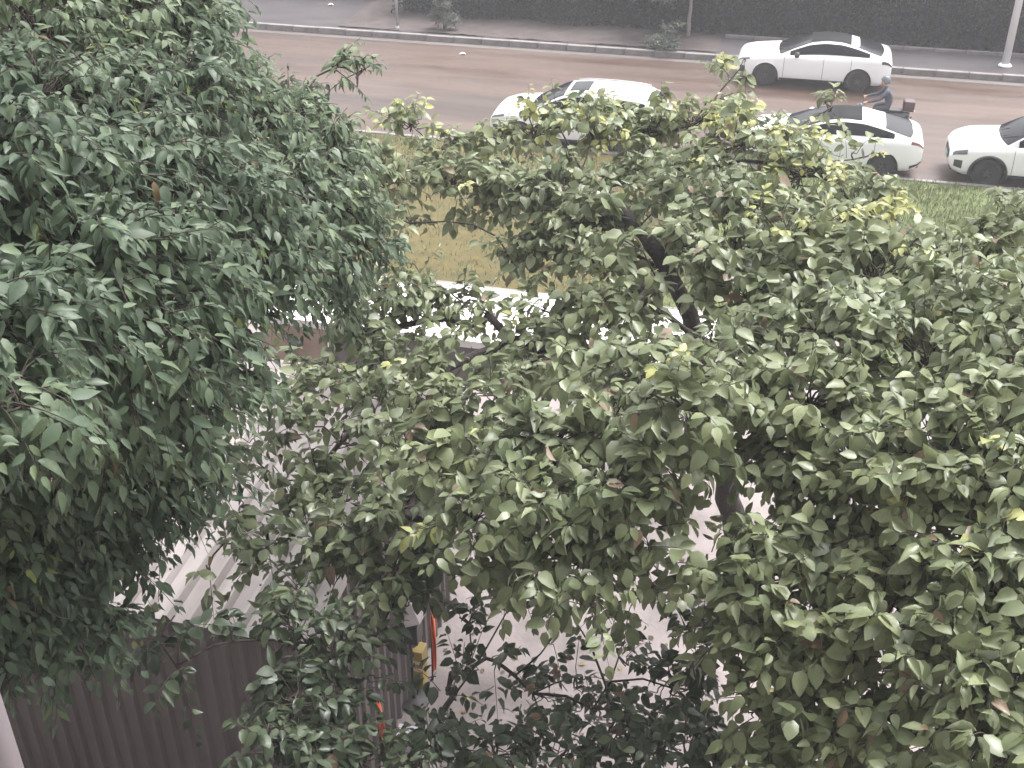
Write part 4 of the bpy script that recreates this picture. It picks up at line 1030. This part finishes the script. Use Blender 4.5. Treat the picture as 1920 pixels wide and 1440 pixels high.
# ------------------------------------------------------------------ the three trees before the window
# clumps of foliage: x, y, z, radius, density, share of young yellow shoots
CLUMPS_LEFT = [
    (-5.17, 7.05, 9.06, 0.6, 1, 0.008, 0.08), (-5.03, 7.72, 8.9, 0.6, 1, 0.008, 0.12), (-4.82, 8.4, 8.69, 0.5, 1, 0.008, 0.16), (-5.26, 7.69, 9.34, 0.6, 1, 0.008, 0.12), (-5.02, 8.41, 9.17, 0.5, 1, 0.008, 0.16), (-4.91, 9.06, 8.74, 0.3, 1, 0.008, 0.16),
    (-4.71, 8.87, 8.13, 0.45, 1, 0.008, 0.16), (-4.6, 6.12, 8.88, 0.6, 1, 0.008, 0), (-4.5, 6.76, 8.68, 0.6, 1, 0.06, 0.04), (-4.36, 7.4, 8.53, 0.6, 1, 0.05, 0.08), (-4.19, 8.16, 8.05, 0.5, 1, 0.008, 0.14), (-4.22, 9.04, 7.93, 0.4, 1, 0.008, 0.16),
    (-4.09, 9.74, 8.13, 0.22, 0.5, 0.008, 0.16), (-3.91, 9.79, 8.06, 0.14, 0.6, 0.008, 0.16), (-3.77, 8.6, 7.75, 0.45, 1, 0.008, 0.16), (-3.69, 7.47, 7.79, 0.55, 1, 0.008, 0.08), (-3.62, 8.49, 7.34, 0.42, 1, 0.008, 0.16), (-3.57, 8.66, 6.92, 0.36, 0.9, 0.008, 0),
    (-3.65, 6.46, 8.2, 0.6, 1, 0.008, 0), (-3.81, 5.91, 8.58, 0.6, 1, 0.008, 0), (-3.93, 5.27, 8.78, 0.6, 1, 0.008, 0), (-3.78, 4.67, 8.71, 0.5, 1, 0.008, 0), (-3.37, 4.68, 8.67, 0.5, 1, 0.008, 0), (-3.3, 5.22, 8.36, 0.5, 1, 0.008, 0),
    (-3.47, 6.38, 7.84, 0.5, 1, 0.008, 0), (-3.67, 7.8, 7.21, 0.42, 1, 0.008, 0), (-3.67, 8.48, 6.64, 0.3, 0.8, 0.008, 0), (-3.36, 4.21, 8.55, 0.5, 1, 0.008, 0), (-3.23, 4.58, 8.31, 0.5, 1, 0.008, 0), (-3.26, 5.27, 7.94, 0.4, 1, 0.008, 0),
    (-3.52, 6.2, 7.57, 0.25, 1, 0.008, 0), (-3.9, 8.51, 6.44, 0.25, 0.6, 0.008, 0), (-3.64, 4.37, 8.06, 0.45, 1, 0.008, 0), (-3.58, 4.85, 7.64, 0.5, 1, 0.008, 0), (-3.5, 5.4, 7.35, 0.42, 1, 0.008, 0), (-3.5, 5.92, 7.11, 0.3, 1, 0.008, 0),
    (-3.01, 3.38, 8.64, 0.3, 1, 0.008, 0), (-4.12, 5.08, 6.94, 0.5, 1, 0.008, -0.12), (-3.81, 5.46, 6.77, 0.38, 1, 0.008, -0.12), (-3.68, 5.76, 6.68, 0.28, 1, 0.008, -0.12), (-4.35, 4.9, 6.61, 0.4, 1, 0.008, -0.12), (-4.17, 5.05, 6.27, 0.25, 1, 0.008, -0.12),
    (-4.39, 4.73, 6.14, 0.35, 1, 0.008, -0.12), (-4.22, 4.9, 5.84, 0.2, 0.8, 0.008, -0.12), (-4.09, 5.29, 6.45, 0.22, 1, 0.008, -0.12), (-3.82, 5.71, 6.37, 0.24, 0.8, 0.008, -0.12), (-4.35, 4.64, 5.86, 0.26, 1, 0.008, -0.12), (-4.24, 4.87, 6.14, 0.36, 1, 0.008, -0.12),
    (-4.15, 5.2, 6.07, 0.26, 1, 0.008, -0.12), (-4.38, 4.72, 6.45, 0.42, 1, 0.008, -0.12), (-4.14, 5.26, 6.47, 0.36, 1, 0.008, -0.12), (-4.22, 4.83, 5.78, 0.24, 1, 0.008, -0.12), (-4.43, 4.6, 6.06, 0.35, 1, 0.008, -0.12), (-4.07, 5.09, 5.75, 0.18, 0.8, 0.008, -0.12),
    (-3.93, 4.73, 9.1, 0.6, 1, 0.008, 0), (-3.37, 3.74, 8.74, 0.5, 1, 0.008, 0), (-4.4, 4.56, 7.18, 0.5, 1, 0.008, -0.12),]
CLUMPS_MIDDLE = [
    (-4.53, 12.94, 6.48, 0.4, 0.7, 0.6, 0.14), (-4.06, 12.48, 6.32, 0.45, 0.6, 0.25, 0.14), (-3.48, 12.98, 6.32, 0.45, 0.7, 0.1, 0.14), (-3.07, 13.15, 6.5, 0.45, 0.8, 0.35, 0.14), (-2.8, 13.43, 6.51, 0.34, 0.8, 0.5, 0.14), (-2.16, 13.45, 6.53, 0.34, 0.8, 0.4, 0.14),
    (-1.59, 13.45, 6.62, 0.34, 0.8, 0.5, 0.14), (-2.33, 13.01, 6.58, 0.5, 0.9, 0.4, 0.14), (-1.65, 13.07, 6.46, 0.5, 0.9, 0.25, 0.14), (-1.18, 13.2, 6.68, 0.45, 0.8, 0.5, 0.14), (-1.02, 13.88, 6.79, 0.3, 0.5, 0.15, 0.14), (-0.87, 14.15, 6.95, 0.2, 0.3, 0.1, 0.14),
    (-0.75, 14.42, 7.14, 0.25, 0.3, 0.05, 0.14), (-0.57, 12.8, 6.65, 0.6, 0.8, 0.5, 0.14), (-0.14, 13.01, 6.61, 0.35, 0.45, 0.2, 0.14), (0.08, 12.15, 6.58, 0.6, 0.8, 0.5, 0), (0.61, 12.59, 6.65, 0.3, 0.4, 0.2, 0.14), (0.34, 13.91, 6.79, 0.3, 0.4, 0, 0.14),
    (0.7, 11.55, 6.47, 0.6, 0.9, 0.5, 0), (1.26, 10.84, 6.21, 0.45, 0.9, 0.15, 0), (1.67, 10.79, 6.23, 0.6, 1, 0.008, 0), (2.08, 11.46, 6.65, 0.35, 0.7, 0.3, 0), (1.96, 11.14, 6.36, 0.42, 0.9, 0.2, 0), (-4.46, 11.74, 6.24, 0.5, 1, 0.1, 0),
    (-4.04, 11.4, 5.91, 0.3, 0.6, 0.1, 0), (-3.71, 11.97, 6.19, 0.45, 0.9, 0.05, 0), (-3.28, 12.2, 6.17, 0.4, 0.9, 0.008, 0), (-2.86, 12.03, 6.03, 0.5, 1, 0.008, 0), (-2.38, 11.78, 6.24, 0.6, 1, 0.008, 0), (-1.19, 11.51, 6.47, 0.45, 0.6, 0.05, 0),
    (-2.17, 11.33, 6.14, 0.35, 0.7, 0.008, 0), (-0.6, 11.04, 6.54, 0.62, 0.9, 0.08, 0), (0.05, 10.52, 6.56, 0.7, 1, 0.2, 0), (0.83, 9.91, 6.5, 0.75, 1, 0.1, 0), (1.63, 9.28, 6.56, 0.8, 1, 0.08, 0), (-2.56, 11.31, 5.79, 0.42, 0.9, 0.008, 0),
    (-2.95, 11.41, 5.7, 0.22, 0.5, 0.008, 0), (-1.91, 10.94, 5.91, 0.4, 0.9, 0.25, 0), (-1.43, 9.82, 6.7, 0.22, 0.6, 0.008, 0), (-1.75, 10.52, 6.64, 0.3, 0.8, 0.008, 0), (-1.83, 11.74, 5.93, 0.45, 0.9, 0.008, 0), (-1.2, 11.53, 5.78, 0.42, 0.9, 0.1, 0),
    (-2.33, 11.6, 5.81, 0.4, 0.9, 0.008, 0), (-1.65, 12.35, 6.27, 0.48, 0.9, 0.1, 0), (-1.11, 12.26, 6.43, 0.45, 0.9, 0.15, 0), (-1.08, 10.19, 6.68, 0.26, 0.6, 0.008, 0), (-1.04, 9.69, 6.32, 0.22, 0.6, 0.1, 0), (-0.8, 9.96, 6.6, 0.3, 0.8, 0.008, 0),
    (-0.47, 10.47, 6.24, 0.45, 0.9, 0.008, 0), (-1.32, 10.42, 5.81, 0.25, 0.6, 0.008, 0), (-0.17, 9.82, 6.25, 0.65, 1, 0.008, 0), (0.48, 8.83, 6.54, 0.7, 1, 0.008, 0), (1.19, 8.24, 6.63, 0.75, 1, 0.008, 0), (1.71, 7.67, 6.81, 0.7, 1, 0.008, 0.06),
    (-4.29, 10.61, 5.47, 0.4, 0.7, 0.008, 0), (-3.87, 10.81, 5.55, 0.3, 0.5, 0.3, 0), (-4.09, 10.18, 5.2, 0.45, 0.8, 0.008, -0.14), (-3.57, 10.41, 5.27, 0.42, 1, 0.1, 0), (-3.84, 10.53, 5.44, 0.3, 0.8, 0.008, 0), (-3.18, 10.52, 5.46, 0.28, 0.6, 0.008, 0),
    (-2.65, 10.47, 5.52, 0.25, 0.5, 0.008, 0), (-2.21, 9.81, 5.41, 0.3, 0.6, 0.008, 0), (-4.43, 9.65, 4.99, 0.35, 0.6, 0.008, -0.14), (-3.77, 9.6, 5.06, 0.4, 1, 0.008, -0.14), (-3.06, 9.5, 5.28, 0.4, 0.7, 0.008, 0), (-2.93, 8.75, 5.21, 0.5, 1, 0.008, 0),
    (-2.39, 8.84, 5.47, 0.45, 0.8, 0.008, 0), (-2.56, 10.13, 5.31, 0.3, 0.6, 0.008, 0), (-1.97, 9.91, 5.51, 0.3, 0.7, 0.008, 0), (-1.77, 10.52, 5.7, 0.28, 0.7, 0.008, 0), (-1.27, 10.14, 5.72, 0.3, 0.7, 0.008, 0), (-2.17, 10.36, 5.55, 0.35, 0.6, 0.008, 0),
    (-3.03, 10.36, 5.31, 0.28, 0.5, 0.008, 0), (-2.28, 9.44, 5.43, 0.3, 0.7, 0.008, 0), (-1.52, 10.04, 5.8, 0.4, 0.7, 0.008, 0), (-1.53, 8.73, 5.95, 0.4, 0.8, 0.008, 0), (-0.97, 8.3, 6.28, 0.5, 1, 0.008, 0), (-0.55, 7.09, 6.73, 0.42, 1, 0.008, 0),
    (-0.2, 8.3, 6.39, 0.42, 0.9, 0.008, 0), (-0.02, 8.95, 6.31, 0.4, 0.9, 0.008, 0), (-0.52, 9.08, 6.16, 0.32, 0.7, 0.008, 0), (-0.12, 7.82, 6.35, 0.3, 0.8, 0.008, 0), (-1.09, 7.45, 6.27, 0.45, 1, 0.008, 0), (-1.62, 7.42, 6.01, 0.5, 1, 0.008, 0),
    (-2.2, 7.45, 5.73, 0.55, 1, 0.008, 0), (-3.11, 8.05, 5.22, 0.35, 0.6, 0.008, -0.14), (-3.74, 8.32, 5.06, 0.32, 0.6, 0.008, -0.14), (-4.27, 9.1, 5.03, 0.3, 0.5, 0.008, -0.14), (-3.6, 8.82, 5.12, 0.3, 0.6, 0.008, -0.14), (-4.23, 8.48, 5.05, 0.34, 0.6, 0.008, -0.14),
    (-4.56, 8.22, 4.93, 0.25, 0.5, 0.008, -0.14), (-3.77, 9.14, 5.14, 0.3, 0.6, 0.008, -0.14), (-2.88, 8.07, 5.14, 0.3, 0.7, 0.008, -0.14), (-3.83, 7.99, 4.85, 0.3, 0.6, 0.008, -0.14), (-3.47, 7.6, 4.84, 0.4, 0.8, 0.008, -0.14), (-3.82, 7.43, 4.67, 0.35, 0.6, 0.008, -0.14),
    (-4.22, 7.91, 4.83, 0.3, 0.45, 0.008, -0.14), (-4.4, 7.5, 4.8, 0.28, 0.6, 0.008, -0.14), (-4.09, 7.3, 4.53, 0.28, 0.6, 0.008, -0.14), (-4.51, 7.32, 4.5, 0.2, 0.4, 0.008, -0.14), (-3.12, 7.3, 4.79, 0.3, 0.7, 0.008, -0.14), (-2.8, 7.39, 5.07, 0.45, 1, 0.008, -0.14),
    (-1.99, 6.7, 5.69, 0.45, 1, 0.008, 0), (-1.44, 6.65, 5.94, 0.5, 1, 0.008, 0), (-1, 6.79, 6.02, 0.5, 1, 0.008, 0), (-0.69, 7, 6.26, 0.4, 0.9, 0.008, 0), (0.1, 7.25, 6.22, 0.3, 0.8, 0.008, 0), (0.11, 7.6, 6.38, 0.42, 1, 0.008, 0),
    (0.35, 7.67, 6.51, 0.6, 1, 0.03, 0.06), (0.48, 7.28, 5.93, 0.4, 1, 0.008, 0.06), (0.73, 7.26, 6.28, 0.65, 1, 0.008, 0.06), (1.21, 7.05, 6.6, 0.7, 1, 0.03, 0.06), (1.57, 6.66, 6.68, 0.6, 1, 0.2, 0.06), (-1.25, 6.34, 5.68, 0.34, 0.9, 0.008, 0),
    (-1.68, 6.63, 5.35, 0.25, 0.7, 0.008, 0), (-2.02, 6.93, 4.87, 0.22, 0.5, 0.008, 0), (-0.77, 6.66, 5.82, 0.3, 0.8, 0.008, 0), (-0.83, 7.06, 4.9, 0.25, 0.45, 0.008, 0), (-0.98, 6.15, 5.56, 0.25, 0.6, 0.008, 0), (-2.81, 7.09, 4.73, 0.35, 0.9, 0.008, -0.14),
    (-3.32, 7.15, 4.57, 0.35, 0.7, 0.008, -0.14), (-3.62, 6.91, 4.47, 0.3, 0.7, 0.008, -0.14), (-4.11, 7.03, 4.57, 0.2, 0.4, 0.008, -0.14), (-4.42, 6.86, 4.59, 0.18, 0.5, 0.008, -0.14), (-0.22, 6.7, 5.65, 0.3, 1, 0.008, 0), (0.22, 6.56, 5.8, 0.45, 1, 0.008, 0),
    (0.63, 6.68, 5.98, 0.5, 0.8, 0.008, 0.06), (1.06, 6.65, 6.18, 0.5, 0.8, 0.05, 0.06), (1.5, 6.18, 6.35, 0.65, 1, 0.08, 0.06), (0.06, 6.43, 5.34, 0.4, 1, 0.008, 0), (0.48, 6.25, 5.6, 0.5, 1, 0.008, 0.06), (0.97, 6.12, 5.83, 0.6, 1, 0.008, 0.06),
    (1.44, 5.77, 6, 0.65, 1, 0.008, 0.06), (0.31, 6.09, 5, 0.45, 1, 0.008, 0), (0.78, 5.9, 5.27, 0.55, 1, 0.008, 0.06), (1.26, 5.48, 5.51, 0.6, 1, 0.008, 0.06), (1.64, 5.21, 5.92, 0.6, 1, 0.008, 0.06), (0.56, 5.67, 4.89, 0.5, 1, 0.008, 0),
    (2.19, 8.76, 6.9, 0.8, 1, 0.008, 0), (2.01, 6.81, 6.52, 0.7, 1, 0.008, 0.06), (1.98, 5.8, 6.06, 0.7, 1, 0.008, 0.06),]
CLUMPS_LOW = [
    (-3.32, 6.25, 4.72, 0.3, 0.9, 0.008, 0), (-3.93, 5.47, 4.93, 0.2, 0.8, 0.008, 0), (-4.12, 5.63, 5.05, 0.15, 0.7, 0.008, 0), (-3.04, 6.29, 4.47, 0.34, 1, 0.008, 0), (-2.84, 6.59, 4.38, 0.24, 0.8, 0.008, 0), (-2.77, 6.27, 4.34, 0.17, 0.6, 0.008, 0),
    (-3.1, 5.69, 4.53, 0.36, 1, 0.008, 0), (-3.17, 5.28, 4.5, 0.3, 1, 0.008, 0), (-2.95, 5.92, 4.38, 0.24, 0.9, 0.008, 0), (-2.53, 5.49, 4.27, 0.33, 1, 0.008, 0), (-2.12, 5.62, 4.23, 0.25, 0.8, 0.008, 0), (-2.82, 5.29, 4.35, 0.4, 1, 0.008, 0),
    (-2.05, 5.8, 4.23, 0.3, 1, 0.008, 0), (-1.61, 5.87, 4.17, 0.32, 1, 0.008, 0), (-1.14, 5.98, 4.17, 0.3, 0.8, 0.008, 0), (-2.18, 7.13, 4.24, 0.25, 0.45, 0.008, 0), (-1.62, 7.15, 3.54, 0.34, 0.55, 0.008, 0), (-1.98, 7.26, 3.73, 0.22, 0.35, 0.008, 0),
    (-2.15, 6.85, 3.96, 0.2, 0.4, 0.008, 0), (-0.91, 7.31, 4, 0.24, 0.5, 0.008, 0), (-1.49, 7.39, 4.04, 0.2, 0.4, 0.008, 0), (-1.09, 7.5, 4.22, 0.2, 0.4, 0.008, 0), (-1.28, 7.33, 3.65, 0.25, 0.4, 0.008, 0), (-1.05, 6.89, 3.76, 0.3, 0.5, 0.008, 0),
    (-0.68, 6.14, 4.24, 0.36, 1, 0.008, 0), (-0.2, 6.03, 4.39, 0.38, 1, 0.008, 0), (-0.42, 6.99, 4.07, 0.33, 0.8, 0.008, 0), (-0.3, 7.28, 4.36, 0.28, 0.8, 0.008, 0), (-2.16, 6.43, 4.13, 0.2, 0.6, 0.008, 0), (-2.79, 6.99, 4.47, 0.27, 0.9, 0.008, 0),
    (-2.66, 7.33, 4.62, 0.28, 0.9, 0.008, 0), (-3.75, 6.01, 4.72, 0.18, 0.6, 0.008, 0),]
M_leafA = leaf_mat("left_tree_leaves", [(0.0, (0.042, 0.068, 0.042)), (0.42, (0.078, 0.115, 0.070)), (0.84, (0.142, 0.185, 0.100)), (0.89, (0.19, 0.24, 0.08)), (0.95, (0.25, 0.30, 0.10)), (1.0, (0.14, 0.10, 0.05))], 0.50, 1.25, 0.38, 0.4)
M_leafB = leaf_mat("middle_tree_leaves", [(0.0, (0.080, 0.103, 0.052)), (0.42, (0.146, 0.178, 0.090)), (0.84, (0.238, 0.264, 0.136)), (0.88, (0.29, 0.30, 0.115)), (0.95, (0.39, 0.40, 0.145)), (1.0, (0.20, 0.145, 0.095))], 0.42, 1.25, 0.38, 0.55)
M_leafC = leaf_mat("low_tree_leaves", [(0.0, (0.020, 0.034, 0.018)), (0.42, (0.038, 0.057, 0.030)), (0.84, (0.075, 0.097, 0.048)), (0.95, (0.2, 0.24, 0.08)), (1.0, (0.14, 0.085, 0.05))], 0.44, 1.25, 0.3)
LEAF_A = dict(len=0.120, wid=0.46, per=11, twig=(.25, .45), lift=.15, arch=.45, droop=(.25, 1.0), tilt=.38, dead=0.002)
LEAF_B = dict(len=0.155, wid=0.66, per=10, twig=(.25, .50), lift=.40, arch=.35, droop=(.05, .9), tilt=.5, dead=0.014)
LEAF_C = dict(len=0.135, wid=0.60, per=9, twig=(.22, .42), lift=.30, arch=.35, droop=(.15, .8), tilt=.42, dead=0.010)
grow_tree("leafy_tree", "dense dark green tree with narrow drooping leaves filling the left side", "tree",
          [(-4.3, 2.9, 0), (-4.3, 3.0, 2.5), (-4.4, 3.5, 4.6), (-4.45, 4.6, 6.4), (-4.4, 5.6, 7.8), (-4.5, 6.6, 9.0)], [.20, .17, .15, .12, .08, .04], [], CLUMPS_LEFT, LEAF_A, (M_leafA, M_twig, M_bark), lai=3.2, flat=.85, seed=11)
grow_tree("broadleaf_tree", "large pale green tree with broad rounded leaves across the middle and right", "tree",
          [(0.13, 13.45, 0.0), (-0.22, 13.1, 1.33), (-0.45, 12.8, 2.47), (-0.69, 11.9, 4.17), (-0.88, 11.2, 5.28), (-1.27, 11.1, 5.97), (-1.76, 11.6, 6.31), (-2.29, 12.2, 6.4)], [.19, .175, .16, .14, .12, .10, .08, .05], [], CLUMPS_MIDDLE, LEAF_B, (M_leafB, M_twig, M_bark), lai=3.0, seed=12)
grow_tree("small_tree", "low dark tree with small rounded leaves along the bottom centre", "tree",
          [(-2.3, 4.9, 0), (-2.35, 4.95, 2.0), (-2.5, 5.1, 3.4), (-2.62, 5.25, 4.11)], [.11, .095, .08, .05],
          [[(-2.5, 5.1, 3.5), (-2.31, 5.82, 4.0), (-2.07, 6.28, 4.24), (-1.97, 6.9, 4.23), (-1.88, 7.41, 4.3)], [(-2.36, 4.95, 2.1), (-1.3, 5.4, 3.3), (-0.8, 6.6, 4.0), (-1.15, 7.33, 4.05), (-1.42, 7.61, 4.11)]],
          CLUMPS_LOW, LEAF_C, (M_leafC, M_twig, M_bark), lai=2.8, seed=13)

# ------------------------------------------------------------------ damp air
hz = bpy.data.materials.new("damp_air"); hz.use_nodes = True
hn, hl = hz.node_tree.nodes, hz.node_tree.links
hn.clear()
ho = hn.new("ShaderNodeOutputMaterial"); pv = hn.new("ShaderNodeVolumePrincipled")
pv.inputs["Color"].default_value = (0.93, 0.92, 0.95, 1)
pv.inputs["Density"].default_value = 0.0020
hl.new(pv.outputs[0], ho.inputs["Volume"])
haze = MB().box((0, 20, 7.3), (700, 1300, 16.6)).build("haze", hz)
tag(haze, "thin damp haze over the whole scene", "haze", kind="stuff")
